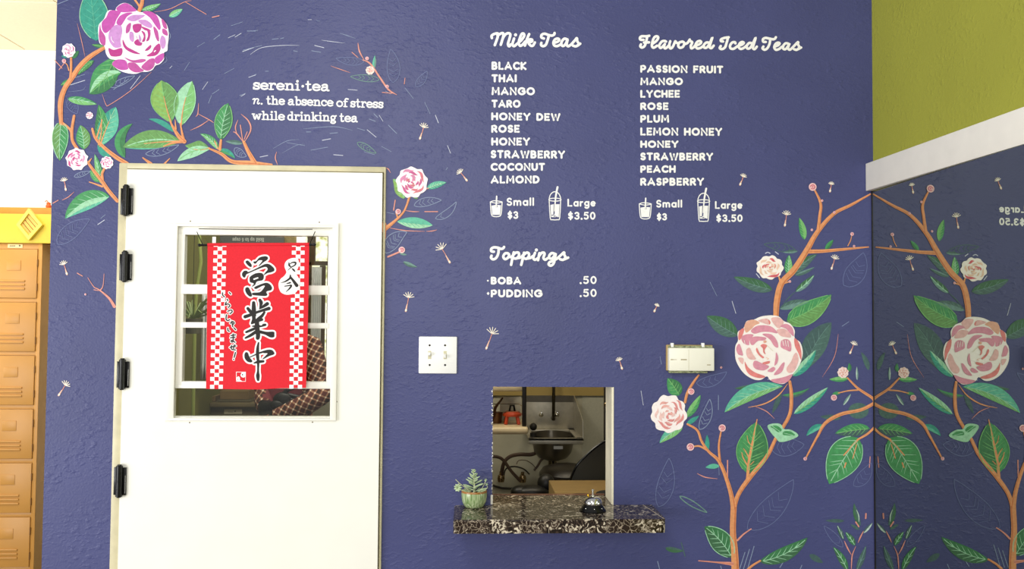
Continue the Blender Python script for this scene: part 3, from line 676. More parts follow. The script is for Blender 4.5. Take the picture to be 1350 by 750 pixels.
def rose_small(cx, cy, r, cols, rim='fbf0ee', seed=1, rings=((1.0, 7), (.68, 5), (.38, 4)), ry=None):
    rn = random.Random(seed); ry = ry or r; fl = Flat(0, .0022)
    n = 9; out = []
    for k in range(n * 3):
        a = 2 * PI * k / (n * 3); rr = 1 + .06 * math.cos(a * n + seed) + rn.uniform(-.02, .02); out.append((cx + r * rr * math.cos(a), cy + ry * rr * math.sin(a)))
    fl.poly(out, paint(rim, .02)); R_ = fl.build('painted_rose', WB)
    zz = .0024; k2 = 0; th = rn.uniform(0, 6); q = .97
    while q > .12:
        span = rn.uniform(.75, 1.25) if q > .5 else rn.uniform(.9, 1.7)
        f = Flat(0, zz); wd = r * rn.uniform(.11, .19) * (1 if q > .35 else .8); pts = []; m_ = 7
        for t in range(m_):
            an = th + span * (t / (m_ - 1)); qq = q * (.86 + .05 * math.sin(t * 1.1)) - .05 * t / (m_ - 1); pts.append((cx + r * qq * math.cos(an), cy + ry * qq * math.sin(an)))
        c_ = rn.choice(cols); f.stroke(pts, [wd * .1, wd * .6, wd, wd * 1.05, wd * .9, wd * .5, wd * .1], paint(c_, .1), 3, False)
        if rn.random() < .4: f.stroke([(p[0] * .9 + cx * .1, p[1] * .9 + cy * .1) for p in pts[1:-1]], wd * .25, paint(cols[-1], .1), 3, False)
        f.build('petal', R_); zz += .00005; k2 += 1
        th += span + rn.uniform(.12, .35) / max(q, .3); q -= rn.uniform(.035, .06) * (22 / max(r, 12)) ** .5
    f = Flat(0, zz); f.dot(cx, cy, r * .07, paint(cols[0]), ry * .06); f.build('petal', R_)
rose_small(881.5, 545.3, 23.3, ['dd8f8c', 'e6a89f', 'eec6bf'], 'fbf1ee', 5, ry=24.5)
rose_small(543, 240.5, 20.5, ['c95f92', 'd98bb0', 'd57a86'], 'fcf2f5', 8, ry=20)
rose_small(1014.6, 352.5, 17.5, ['d9646c', 'e39c8c', 'eec9b0'], 'fbf2e8', 12, ((1.0, 6), (.64, 4)), ry=15.5)
rose_small(101.8, 210, 14.2, ['cc4f8e', 'd980ae', 'e3a9c8'], 'fdf3f7', 21, ((1.0, 5), (.62, 4), (.34, 2)))
rose_small(141.4, 214.6, 8.2, ['cc4f8e', 'dc8fb6'], 'fdf3f7', 3, ((.9, 4), (.5, 3)))
rose_small(91, 66.8, 8.8, ['cc5f98', 'dca0c4'], 'fdf5f8', 4, ((.9, 4), (.5, 3)), ry=9.2)
rose_small(1111, 491, 7.2, ['dd8f7c', 'e8b0a0'], 'f6dcd4', 9, ((.9, 4), (.5, 2)))
rose_small(488, 93, 5.6, ['d98f8c', 'e8b0a0'], 'f6e4dc', 2, ((.9, 3), (.5, 2)))
rose_small(118.4, 152.4, 4.6, ['d05f88'], 'fbeef2', 6, ((.8, 3),))
for x, y, r in [(84.8, 80.6, 2.8), (1071, 246.5, 5.2), (1123, 308.5, 2.4), (951.8, 564, 4.8), (910, 589, 5), (911, 516, 4.3), (1099, 524, 4), (1061.2, 604.5, 2.4), (484, 77.3, 2.4), (510.4, 114.2, 2.3), (529.8, 329.5, 4.3), (525, 279, 3.6), (1083.5, 264.5, 1.6), (1070, 303, 1.6), (1099.5, 280, 1.6), (1125.5, 324.5, 1.6), (1041, 371, 1.7), (950.5, 484.3, 1.5), (113, 388, 1.4)]:
    bud(x, y, r)

O_ = ORANGE
# ---- upper left spray
leaf((127, 54), (119, -16), 18, 20, 0, 'teal', 'teal', 'lteal', None, 'mint', 5, .45)
leaf((187, 13.5), (212, 5), 4, 4, .05, 'lgreen', 'green', 'mint'); leaf((223, 22), (241, 12), 4, 4.5, 0, 'lgreen', 'lteal', 'mint')
leaf((152, 74), (118, 124), 15, 17, -.08, 'dgreen', 'green', 'lgreen', None, None, 6, .5); leaf((160, 96), (119, 123), 5, 8, .1, 'green', 'mint', 'lgreen', nv=3, z=.0013)
leaf((124, 80), (103, 99), 4, 4, .05, 'dgreen', 'green'); leaf((137, 61), (121, 59), 3, 2, 0, 'dgreen'); leaf((96, 77), (104, 67), 3.4, 3, 0, 'dgreen'); leaf((90, 75), (81, 74), 2, 2, 0, 'teal')
leaf((93, 106), (80, 112.5), 3.6, 3.4, 0, 'dgreen'); leaf((89, 130), (128, 137.5), 4.5, 6, -.03, 'green', 'lgreen', 'mint', nv=4)
leaf((130, 191), (130, 138), 9, 9, .08, 'dgreen', 'green', 'lgreen', O_, None, 5); leaf((132, 193), (153, 141), 12, 14, -.02, 'teal', 'lteal', 'mint', O_, None, 6, .5)
leaf((81, 160), (79, 212), 11, 10, .02, 'green', 'olive', 'mint', None, 'mint', 6, .4); leaf((111, 197), (106, 165), 9.5, 9.5, .04, 'green', 'olive', 'mint', None, None, 5, .45)
leaf((226, 162), (213, 106), 18, 18, -.03, 'ygreen', 'olive', 'lgreen', O_, 'lgreen', 6, .55, vw=.9); leaf((239, 166), (253.5, 107), 13, 14, -.05, 'mint', 'lgreen', 'mint', O_, 'mint', 4, .5)
leaf((165, 208), (175, 163), 7, 7, -.25, 'green', 'dgreen', None); leaf((229, 174), (196, 157), 3.5, 3.5, .1, 'teal', 'teal', None)
leaf((238, 186), (162, 194), 8, 17, .02, 'lteal', 'olive', 'lgreen', O_, None, 7, .5, vw=.9)
leaf((236, 187), (163, 194.5), 10, 2, .07, 'olive', 'mint', None, z=.0012)
leaf((276, 195), (244, 192), 2, 12, -.12, 'green', 'olive', 'lgreen', O_, None, 4); leaf((278, 196), (234, 212.5), 7.5, 6, .10, 'mint', 'mint', 'lgreen', None, None, 2, .5, z=.0013)
leaf((291, 185), (301, 136), 11, 11.5, -.03, 'green', 'dgreen', 'mint', None, 'lgreen', 5, .5); leaf((287.5, 197), (264, 176.5), 4, 5, .1, 'lgreen', 'green', 'mint'); leaf((289, 198), (310, 209), 4, 3, -.1, 'teal', 'green', None); leaf((320, 189), (297, 186), 3, 3, 0, 'grey', 'muted', None)
leaf((144.5, 259), (86, 288), 10, 14, .10, 'lteal', 'green', 'mint', None, None, 6, .45); leaf((144, 260), (88, 288), 7, 0.2, .14, 'mint', 'mint', None, z=.0012)
leaf((133, 242), (125, 203), 4.5, 4.5, .02, 'lgreen', 'green', 'mint'); leaf((131, 240), (119, 224), 4, 4, -.05, 'green'); leaf((146, 205), (129, 190), 6, 2.5, -.08, 'teal', 'teal', None)
branch([(138, 63), (120, 74), (106, 87), (95, 103), (85, 118), (80, 137), (81, 163)], [4.5, 6, 6.5, 6.5, 6.5, 7, 5]); branch([(93, 104), (94, 90), (94, 77)], [3.4, 3]); branch([(91, 93), (89, 86), (85, 82)], [1.5, 1]); line([(86, 82), (78, 92)], 1, SALMON)
branch([(81, 161), (92, 170), (95, 178)], [3, 3]); branch([(98, 153), (95, 172), (96, 186), (102, 196)], [3.5, 4, 4, 4]); branch([(188, 0), (187, 6), (184, 14)], [4.5, 5, 5]); branch([(178, 0), (183, 7), (185, 12)], [2.5, 2.5]); branch([(190, -30), (188, 0)], [4, 4.5])
branch([(116, 214), (123, 224), (134, 238), (143, 251), (155, 265)], [3, 4, 5, 5, 4.5]); branch([(135.5, 237), (135, 229), (138, 222)], [3.6, 3]); branch([(118, 240), (127, 243), (135, 246)], [1.2, 2.6]); branch([(117, 214), (121, 209)], [3, 1])
branch([(122, 170), (126, 182), (138, 195), (153, 207), (168, 216)], [3, 3.5, 4.5, 5.4, 5]); branch([(127, 184), (133, 165), (135, 158)], [2, 1]); 
branch([(243, 186.5), (236, 180), (229, 169), (224.6, 160)], [6, 5, 3.4, 2]); branch([(242, 185), (240, 174), (238, 163)], [4.5, 2.6, 2]); branch([(243, 186.5), (228, 188.5), (216, 193)], [4, 2.6, 1.4]); branch([(232, 170), (231, 158)], [2.4, .8])
branch([(188.5, 208), (199, 216)], [1.5, 4.5]); branch([(216, 217), (224, 209)], [2.6, 1])
branch([(276, 196), (292, 203), (306, 213), (330, 215), (358, 217.5)], [2, 4, 5, 6, 3.5]); branch([(290, 197), (291.5, 185)], [4, 3]); branch([(287, 196), (283, 186)], [2, 1.2]); branch([(336, 215), (328, 201), (321.5, 187)], [6.5, 5, 3.6])
for p, ww in [([(321.5, 188), (312, 176), (307.5, 174)], 1.6), ([(313, 178), (310.5, 168), (314, 158)], 1.5), ([(322, 188), (330.5, 172), (328, 160), (318, 150.5)], 1.7), ([(320, 185), (317, 165)], 1.2), ([(322, 184), (326, 174)], 1.0),
        ([(262, 136), (261, 150), (258, 154)], 1.2), ([(261, 150), (276, 158), (282, 162)], 1.2), ([(276, 158), (264, 166), (251, 172)], 1.2), ([(245, 3), (272, 19)], .8), ([(204, 16), (224, 12), (243, 3), (253, 1)], .8), ([(280, 23), (289, 21)], 1.2), ([(200, 95), (172, 120), (145, 138), (140, 138), (135, 124)], .8), ([(102, 31), (108, 55), (113, 78)], .8), ([(97, 60), (108, 50)], .01)]:
    if ww > .1: line(p, ww, SALMON, .0014, 'painted_twig')
# ---- beside the door
leaf((532, 262), (518, 236), 9, 7, .12, 'ygreen', 'lgreen', 'mint', nv=3); leaf((563, 248.5), (588.5, 240.5), 5, 4, -.02, 'lteal', 'teal', 'mint'); leaf((523.5, 292), (570.5, 297), 8, 6.5, 0, 'lteal', 'mint', 'lteal', nv=5, peak=.5)
leaf((527, 334), (536.5, 336), 1.4, 1.6, 0, 'grey', None, None); leaf((531.5, 345), (550, 352), 3, 2.5, .05, 'grey', 'muted', None); leaf((545, 259), (551, 262), 1.6, 1.8, 0, 'olive', None, None)
branch([(540, 259), (533, 278), (521, 291), (506, 303)], [3, 2.4, 3.4, 6]); branch([(506, 296), (507.5, 314)], [7, 2.4]); branch([(524, 286), (522.5, 281)], [2, 2])
for p, ww in [([(534, 277.5), (545, 279), (553, 279)], 1.2), ([(560, 279), (577, 279)], 1.2), ([(514, 300.5), (535, 304), (560, 305)], 1.2), ([(562, 305), (570, 304.5), (576, 303)], 1.2), ([(511.5, 338.5), (527, 332)], 2.2), ([(519, 277), (521, 264)], 1.4), ([(508, 221), (512, 223), (515, 228)], 1.2), ([(565, 248), (553, 252)], 1.6), ([(366, 217), (363, 208), (365, 200)], 1.3)]: line(p, ww, SALMON, .0014, 'painted_twig')
outline_leaf((509, 334), (536.5, 306), 9, -.12, sw=1, nv=6); outline_leaf((546, 271), (582, 264), 5.5, -.05); outline_leaf((574, 288), (601.5, 266), 4.5, .12, nv=1); outline_leaf((76, 322), (118.5, 289), 10, -.05, nv=5, mt=CHALK2)
outline_leaf((98, 233), (119, 226), 3, 0); outline_leaf((192, 203), (236, 191), 5, .05); outline_leaf((471, 188), (496, 202), 4, 0, G['grey']); outline_leaf((146, 115), (178, 100), 4, 0, CHALK, nv=3)
outline_leaf((500, 105), (462, 101), 4.4, 0, G['grey']); outline_leaf((518, 109), (515, 65), 8.5, .05, CHALK2); outline_leaf((480, 81), (443, 77), 5, -.05, CHALK2); outline_leaf((548, 114), (563, 94), 5, .05, CHALK2); outline_leaf((91, 130), (102, 150), 7, 0, CHALK2)
outline_leaf((310, 195), (325, 206), 5, .1, CHALK); 
leaf((493, 91), (494.5, 73), 2.6, 2.4, 0, 'lteal', 'grey', None)
for p, ww in [([(478, 79), (488, 84), (500, 101), (512, 118), (523, 125)], 2.2), ([(472, 57), (474, 68), (480, 79)], 1.8), ([(464, 69), (472, 76)], .9), ([(436, 87), (450, 92), (462, 96)], .9), ([(504, 122), (517, 123)], .9), ([(533, 111), (534, 103)], .8)]: line(p, ww, SALMON, .0014, 'painted_twig')
branch([(116, 366), (124, 378), (131, 382), (144, 393), (151, 404)], [.6, 1, 1.6, 3, 4], SALMON, shade=False); branch([(132, 383), (136, 377), (137.5, 361)], [1.6, 1, .6], SALMON, shade=False); line([(124, 382), (130, 383)], 1, SALMON)
for p in [[(72, 79), (82, 90)], [(70, 268), (77, 264)], [(82, 264), (90, 260), (98, 253)], [(102, 360), (109, 364)]]: line(p, 1.1, SALMON, .0014, 'painted_twig')
# wind lines
WIND = [[(310, 49), (318, 44)], [(326, 41), (337, 41)], [(321, 66), (345, 60)], [(330, 72), (345, 63), (372, 60), (395, 60)], [(359, 52), (367, 51)], [(370, 51), (374, 50)], [(406, 26), (411, 26)], [(417, 27), (422, 28)], [(448, 44), (458, 47), (469, 51)], [(424, 53), (438, 55), (455, 57)], [(411, 67), (423, 69)], [(387, 67), (392, 68)],
 [(328, 102), (337, 99)], [(316, 126), (324, 123)], [(350, 94), (354, 94)], [(459, 118), (471, 119)], [(534, 116), (545, 130)], [(560, 135), (567, 150)], [(574, 152), (578, 162)], [(493, 150), (498, 155)], [(487, 157), (495, 160)], [(500, 152), (505, 160)], [(512, 165), (523, 176)], [(471, 169), (481, 172)], [(484, 171), (496, 181)], [(404, 174), (410, 174)], [(435, 176), (445, 175)], [(425, 185), (436, 183)], [(400, 170), (440, 167), (465, 172)], [(372, 202), (390, 192), (402, 190)], [(343, 207), (353, 205)],
 [(260, 62), (270, 56)], [(282, 52), (290, 46)], [(301, 50), (310, 46)], [(305, 34), (320, 29)], [(243, 93), (250, 82)], [(224, 90), (227, 87)], [(296, 97), (309, 90)], [(329, 102), (338, 98)], [(267, 118), (274, 108)], [(275, 136), (279, 126)], [(280, 124), (289, 118)], [(318, 127), (323, 124)], [(222, 40), (225, 48), (222, 54)], [(218, 74), (220, 80), (212, 86)], [(320, 68), (334, 63)], [(332, 41), (340, 40)],
 [(75, 6), (90, 0)], [(590, 192), (594, 202)], [(588, 224), (590, 221)], [(503, 193), (516, 200)], [(415, 60), (427, 63)], [(510, 280), (520, 282)], [(133, 288), (139, 283)], [(129, 296), (138, 290)], [(508, 120), (515, 124)], [(98, 103), (112, 98)], [(93, 112), (112, 106)], [(90, 121), (108, 119), (113, 114)], [(150, 118), (170, 104)], [(172, 117), (185, 100)],
 [(360, 196), (378, 186), (395, 184)], [(378, 188), (402, 192)], [(440, 204), (452, 205)], [(410, 198), (432, 194)], [(480, 200), (494, 204)], [(845, 515), (848, 534)], [(947, 521), (947, 540)], [(936, 372), (945, 390)], [(965, 397), (970, 413)], [(947, 600), (948, 626)], [(1110, 430), (1119, 424)], [(1012, 500), (1040, 495)], [(870, 470), (872, 480)]]
rw = random.Random(11)
for k, p in enumerate(WIND): line(p, rw.choice([.6, .75, .9]), WHT if k % 3 == 0 else CHALK, .0008, 'wind_stroke')

# ---- right plant
leaf((1060.3, 316), (1053.5, 287), 4.6, 4.6, .03, 'green', 'lgreen', 'lgreen'); leaf((1088, 329), (1098.5, 316), 3.2, 3, 0, 'green', 'dgreen', None); leaf((1039.6, 363), (1040.2, 336), 5.2, 5, -.02, 'green', 'lgreen', 'mint'); leaf((1051.5, 331), (1031.5, 332.5), 2.3, 2.3, 0, 'grey', 'muted', None)
leaf((1045, 362), (1077, 335), 5.5, 6, -.05, 'dark', 'muted', 'grey', nv=4); leaf((1048, 363), (1074, 352), 2, 3, .02, 'grey', 'muted', 'grey', nv=0); leaf((1018, 382), (967, 365), 8, 8.5, -.03, 'muted', 'dark', 'grey', nv=4, vw=.5); leaf((1048.5, 384.5), (1073.5, 362), 4.6, 4, .04, 'dark', 'grey', 'mint', nv=2)
line([(1033, 400), (1040, 392), (1049, 384)], 1.3, G['muted'], .0012, 'painted_twig'); leaf((1028, 407), (1067, 397), 5, 6, -.05, 'muted', 'grey', 'grey', nv=4, vw=.5); outline_leaf((1049, 331), (1007, 322), 5.5, .02, G['muted'])
leaf((1037, 423), (1096, 388.4), 13, 15.5, .05, 'green', 'olive', 'lgreen', None, 'lgreen', 8, .38, vw=.9); leaf((1060, 489), (1096, 425), 16, 15, -.06, 'mutedd', 'muted', 'grey', None, None, 5, .5, vw=.5, z=.0007); leaf((1045, 495.5), (1075.5, 461), 5.5, 6.5, .05, 'mint', 'teal', 'lteal', nv=3)
leaf((973, 442), (931.5, 416.5), 10, 12.5, -.03, 'muted', 'dark', 'grey', nv=5, vw=.5, peak=.45); leaf((1032, 509), (955, 543.5), 7, 13, .08, 'lgreen', 'lteal', 'mint', None, None, 7, .5); line([(1038, 506), (1026, 521), (1008, 532), (986, 537)], 1.6, ORANGE, .0016, 'painted_twig')
leaf((1012, 508), (968, 512), 5.5, 2, .03, 'dark', 'muted', None, z=.0007); leaf((1031, 521), (1067, 511.5), 3, 3, .1, 'green', 'muted', None); leaf((1046.5, 545.5), (1091.5, 510.5), 6, 6, .02, 'mint', 'teal', 'lgreen', nv=5); leaf((1030, 518), (1018, 545), 3.4, 3.4, 0, 'mutedd', None, None, z=.0007)
line([(996, 536), (1010, 542), (1021, 552)], 1.1, SALMON, .0014, 'painted_twig'); line([(1105, 440), (1100, 470), (1084, 497)], .8, SALMON, .0008, 'painted_twig')
leaf((895.5, 521), (880, 498.5), 9.5, 9.5, .02, 'green', 'dgreen', 'lgreen', nv=4, peak=.4); leaf((905, 550), (923.5, 520.5), 5, 5, .03, 'lgreen', 'green', 'lgreen', nv=3); leaf((905, 559.5), (921.5, 548), 3, 3, 0, 'teal', 'teal', None); leaf((900, 563), (869.5, 584), 6, 7, .06, 'lgreen', 'lteal', 'mint', nv=4)
leaf((932.5, 595), (932, 573), 3, 3, 0, 'teal', None, None); leaf((948, 614.5), (930, 616), 3.2, 3.4, .03, 'lteal', None, None)
leaf((985, 624), (997, 556), 21, 20, .02, 'green', 'dgreen', 'lgreen', None, 'lgreen', 8, .45, vw=.8)
fl = Flat(0, .0014); zz = Z(840, 480, 4.686)
fl.stroke(zz((680, 720), (690, 600), (715, 470), (740, 340)), [4, 3.6, 3, 1.2], O_); fl.stroke(zz((690, 640), (655, 580), (645, 545)), [2, 1.4, .8], O_); fl.stroke(zz((695, 590), (670, 540), (655, 520)), [1.8, 1.2, .6], O_); fl.stroke(zz((700, 500), (685, 475), (678, 440)), [1.4, 1, .5], O_); fl.stroke(zz((700, 620), (720, 600)), 1, O_); fl.stroke(zz((715, 450), (725, 430)), 1, O_); fl.build('painted_rib', WB)
fl = Flat(0, .0019); fl.poly(zz((803, 382), (840, 366), (885, 370), (905, 400), (950, 405), (995, 440), (940, 470), (880, 480), (855, 455), (830, 430)), G['mint']); fl.poly(zz((822, 385), (860, 378), (892, 405), (870, 420), (845, 400)), G['green']); fl.poly(zz((905, 415), (945, 415), (975, 438), (935, 440), (900, 436)), G['green']); fl.stroke(zz((830, 380), (880, 415)), .7, G['mint']); fl.stroke(zz((905, 425), (960, 438)), .7, G['mint']); fl.build('painted_leaf', WB)
outline_leaf((868, 668), (882, 604), 11, .05, CHALK2, .9); outline_leaf((985, 697), (1046, 632), 15, .06, CHALK2, .9, 5); outline_leaf((1016, 590), (1060, 586), 12, .02, CHALK2, .9); outline_leaf((896, 654), (932, 675.5), 3.4, 0, G['grey'], 1.4, 0); outline_leaf((922, 566), (935.5, 526), 6.5, .08, CHALK, 1, 4); outline_leaf((918, 505), (958, 490), 7, .1, CHALK2, .9, 3)
outline_leaf((912, 565), (930, 528), 0.01, 0, CHALK2, .3, 0); outline_leaf((1112, 376), (1138, 333), 13, .1, CHALK2, .9, 5); outline_leaf((1125, 640), (1148, 610), 8, .1, CHALK2, .8, 3)
leaf((877, 722), (901, 726), 3, 4, .02, 'muted', 'dark', None); line([(898, 715), (903, 733)], 1.2, G['muted']); leaf((965, 735), (928.5, 694), 14, 13.5, .06, 'dark', 'dgreen', 'mint', None, 'mint', 6, .45, vw=.8); leaf((1001, 740), (1064.5, 708.5), 9, 10, .08, 'dgreen', 'dark', 'mint', None, None, 6, .45, vw=.8)
branch([(984, 752), (992, 745), (1002, 739)], [3.4, 2.4]); branch([(921, 739), (945, 741), (965, 743)], [1.4, 2, 5], SALMON)
for p in [[(975, 750), (982, 728)], [(980, 750), (988, 724)], [(986, 748), (994, 720)], [(867, 740), (871, 756)], [(950, 746), (953, 756)], [(1028, 748), (1033, 740)], [(1054, 752), (1057, 745)]]: line(p, 1.1, CHALK, .0008)
leaf((1112, 711), (1103.5, 692), 2.5, 3, 0, 'dark', 'muted', 'pale', nv=1); leaf((1127, 719), (1114.5, 701), 3.6, 4.2, .02, 'dgreen', 'dark', 'mint', nv=2); leaf((1117, 752), (1098, 720.5), 4.6, 5, .04, 'dark', 'dgreen', 'mint', nv=2); leaf((1129, 752), (1141.5, 719), 3.6, 4, .02, 'muted', 'mutedd', 'grey', nv=1)
leaf((1138, 702.5), (1150, 689), 2, 2.4, 0, 'muted', 'pale', None); leaf((1134, 693), (1126, 663), 3.6, 3.6, -.05, 'dark', 'muted', None, z=.0008); leaf((1133, 698), (1121, 691), 2, 2, 0, 'muted', None, None); leaf((1113, 686.5), (1088, 686), 2.6, 2.2, 0, 'mutedd', None, None, z=.0007); leaf((1067, 731), (1085, 742), 4, 4, 0, 'mutedd', None, None, z=.0007)
line([(1129, 672), (1132, 680), (1132, 688)], 1.5, G['pale'], .0012); outline_leaf((1111, 721), (1086, 693), 5, 0, CHALK2, .8, 1)
for p, ww in [([(1113, 713), (1117, 722), (1122, 731)], 1.8), ([(1138, 700), (1134, 708), (1131, 715)], 1.7), ([(1122, 752), (1122.5, 740), (1123.5, 731), (1128, 720)], 1.5), ([(1128, 688), (1132, 694)], 1.8), ([(1141.4, 677), (1141, 683)], 2)]: line(p, ww, SALMON, .0014, 'painted_twig')
leaf((1118, 499.5), (1093, 500), 2.6, 4.4, -.04, 'green', 'lgreen', None); leaf((1118.5, 490), (1119, 478.5), 2.4, 2.6, .1, 'green', 'dgreen', None); leaf((1130, 501), (1129.5, 483), 1.6, 1.6, 0, 'pale', 'grey', None); leaf((1145, 488), (1135, 464), 3.4, 3.4, .05, 'muted', 'mutedd', None); leaf((1111.5, 534), (1121.5, 519), 1.9, 1.9, 0, 'grey', 'pale', None); leaf((1108, 518), (1097, 519), 2, 2.4, 0, 'green', None, None)
fl = Flat(0, .0007); fl.dot(1131.5, 541.5, 13.5, G['muted'], 10.5, 22); fl.build('painted_leaf', WB); leaf((1109, 551), (1081, 549), 3.6, 3.6, 0, 'muted', 'mutedd', None, z=.0008); leaf((1085, 560.5), (1063, 574.5), 3.6, 4.6, .08, 'lteal', 'teal', None)
leaf((1146.5, 565), (1100.5, 571.5), 8.5, 8.5, .02, 'mutedd', 'green', 'lgreen', nv=5, vw=.8); 
leaf((1131.5, 577), (1093, 638), 21, 22.5, .02, 'green', 'green', 'mint', None, 'mint', 7, .42, vw=.9); branch([(1131, 579), (1121, 590), (1112, 600)], [2.6, 1.4]); line([(1129, 586), (1124, 604)], 1.2, ORANGE, .0016, 'painted_twig'); line([(1115, 610), (1113, 616)], 1.6, ORANGE, .0016, 'painted_twig'); line([(1147, 602), (1146, 616)], 1.2, SALMON)
branch([(1022.8, 417), (1024, 397), (1030, 373.5), (1045.6, 356.8), (1062.4, 331.6), (1077, 306.4), (1098.3, 282.4), (1122, 270), (1147, 256)], [7, 8, 8, 8, 7.5, 6, 4.6, 3.6, 2]); branch([(1078, 306), (1080.5, 285), (1081.6, 268), (1073.5, 250)], [4.6, 4, 3.6, 2]); branch([(1062, 331.6), (1085, 331), (1108, 329), (1144.5, 325.6)], [5.5, 4.4, 3.6, 1.6])
branch([(1117.5, 324), (1121, 317), (1122.6, 310)], [1.2, 1]); branch([(1029, 372), (1026, 363)], [3, 1.6]); branch([(1035, 373), (1041, 371)], [2, 1.6])
branch([(1117, 498), (1131, 512), (1149, 524), (1152.8, 530)], [2, 3, 3.6, 4]); branch([(1152.8, 531), (1135, 540), (1108, 546), (1088, 557.5), (1078, 574), (1063, 602)], [4.4, 4.2, 4.6, 4.4, 3.2, 2.2]); branch([(1131, 514), (1118, 515), (1105, 518)], [2, 1.4]); branch([(1152.6, 563), (1143.7, 571.5), (1131, 579)], [3, 3, 2.4])
branch([(969, 792), (969, 750), (968, 724), (966, 700), (967, 668)], [10, 10, 9, 8, 8]); branch([(967, 672), (962, 645), (949, 610), (934, 595), (925, 582), (919, 567), (906, 559)], [7, 5.4, 4.4, 3.4, 3.2, 3, 2.4]); branch([(949, 609), (947.5, 587), (950.5, 568)], [3.4, 2.6, 2]); branch([(932, 593), (922, 588), (914, 588.5)], [3, 2.4, 2])
branch([(967, 672), (973, 652), (987, 631), (1010.7, 601.6), (1022.5, 578), (1032, 563), (1041.5, 544), (1043, 520), (1041, 503)], [6, 5.6, 6, 5, 4.4, 4.4, 4.6, 4.6, 3.6]); branch([(903, 530), (906, 518), (914, 504), (921, 494.5)], [3.4, 3.6, 3.2, 2.2]); branch([(972, 712), (980, 704), (990, 697)], [2.6, 1.4], SALMON, shade=False); line([(919, 624), (930, 629), (946, 631)], 1.3, SALMON); line([(959, 607), (959, 629)], 1.6, SALMON)
# dandelion seeds: (tuft, seed)
SEED = [(84.9, 239, 87, 250.5), (84.5, 349, 88.5, 361.5), (86, 508, 77.5, 521), (558.3, 168.5, 553.6, 183), (607.5, 228, 615.5, 238), (583, 328.5, 593, 346), (538.5, 392.5, 535, 410), (648.5, 440, 641, 459.5), (865.5, 403.5, 862.5, 410.5), (816.5, 475.5, 820, 486), (979.5, 233.5, 975.5, 243.5), (1036.5, 283.5, 1034.5, 297.5), (1095.5, 243.5, 1094, 252.5), (1100, 341.5, 1096, 354.5), (1125, 454.5, 1120.5, 465.5), (998, 330, 997, 331)]
SEEDW = paint('f4ead9', .03); SEEDP = paint('eebfa8', .05)
for x, y, a, c in SEED[:-1]:
    fl = Flat(0, .0012); L = math.hypot(a - x, c - y); ux, uy = (x - a) / L, (y - c) / L; r = max(3.4, L * .42)
    fl.stroke([(x, y), ((x + a) / 2 + .4, (y + c) / 2)], .9, SALMON, 0); fl.stroke([((x + a) / 2, (y + c) / 2), (a, c)], [1.2, 2.5, ][:2], SEEDP, 0); fl.dot(a + ux * 1.2, c + uy * 1.2, 1.4, SEEDW)
    for k in range(6):
        an = math.radians(-68 + 27.2 * k); vx = ux * math.cos(an) - uy * math.sin(an); vy = ux * math.sin(an) + uy * math.cos(an)
        fl.stroke([(x + vx, y + vy), (x + vx * r, y + vy * r)], .95, SEEDW, 0)
    fl.build('dandelion_seed', WB)
fl = Flat(0, .0012)
for p in [[(1009, 334), (1012, 332.5), (1015, 334)], [(1022, 332), (1026, 335)], [(997, 361), (1001, 366)]]: fl.stroke(p, 1.2, WHT, 2)
fl.build('chalk_stroke', WB)

# ------------------------------------------------------------------ the door
STEEL = mat('painted_steel_frame', 'cfc6a2', 0.4, noise=0.12, nscale=14, bump=0.15)
DOORW = mat('white_door_paint', 'f6f4ea', 0.35, noise=0.015, nscale=8)
BLACK = mat('black_enamel', '141413', 0.25, 0.4)
DR = tag(empty('door_1', (0.5 * (dL + dR), 0, 0)), 'white door with a glazed light and red banner', kind='structure')
FY = -0.016          # face of the slab
def P3(px, py, y=FY): return PT(px, py, y)
sx0 = P3(165.2, 400).x - .001; sx0 = PT(163.5, 400, FY).x; sx1 = P3(502.0, 400).x; sz1 = P3(330, 225.5).z
# steel jambs and head around the slab
b = MB(); b.box((dL - .001, -0.006, 0), (sx0 - 0.003, 0.10, dT), 0.002); b.box((sx1 + 0.003, -0.006, 0), (dR + .001, 0.10, dT), 0.002); b.box((dL, -0.0055, sz1 + 0.004), (dR, 0.10, dT + .001), 0.002)
b.build('door_frame', STEEL, DR)
# slab with the window cut out
gl, gr, gt, gb = P3(226, 420).x, P3(441.2, 420).x, P3(330, 298).z, P3(330, 553).z
wall_with_holes(sx0, sx1, 0.012, sz1, FY, FY + 0.044, [(gl, gr, gb, gt)]).build('door_slab', DOORW, DR, smooth=False)
# glazing frame
def pbox(b, x0, y0, x1, y1, f0, f1, bev=0.0):
    A = PT(x0, y0, f0); B = PT(x1, y1, f0); b.box((min(A.x, B.x), f0, min(A.z, B.z)), (max(A.x, B.x), f1, max(A.z, B.z)), bev)
WF = MB(); y0f = FY - 0.010
for r in [(222, 294, 443, 300.5), (222, 551, 443, 555), (222, 294, 228.5, 555), (438.5, 294, 443, 555)]: _k = WF.__dict__.setdefault('n', 0); WF.n += 1; pbox(WF, *r, y0f + .0002 * WF.n, FY + .002 + .0001 * WF.n, .0025)
wf = WF.build('window_frame', DOORW, DR)
b = MB(); y1 = FY + 0.004
for r in [(225.5, 297, 442, 311.4), (225.5, 298, 239.6, 508), (433, 298, 442, 508), (225.5, 502.6, 441.5, 512.5), (224.5, 548.8, 441.5, 553.5), (224.5, 508, 228.2, 552), (438.3, 508, 441.5, 552)]: _k = b.__dict__.setdefault('n', 0); b.n += 1; pbox(b, *r, y1 + .0002 * b.n, FY + .03 + .0001 * b.n, .0015)
b.build('sash', DOORW, DR)
for k, r in enumerate([(239, 374.6, 433.5, 389), (238.6, 424.5, 433.5, 433.2)]):
    b = MB(); pbox(b, *r, y1 - .002, FY + .026, .0015); b.build('muntin', DOORW, DR)
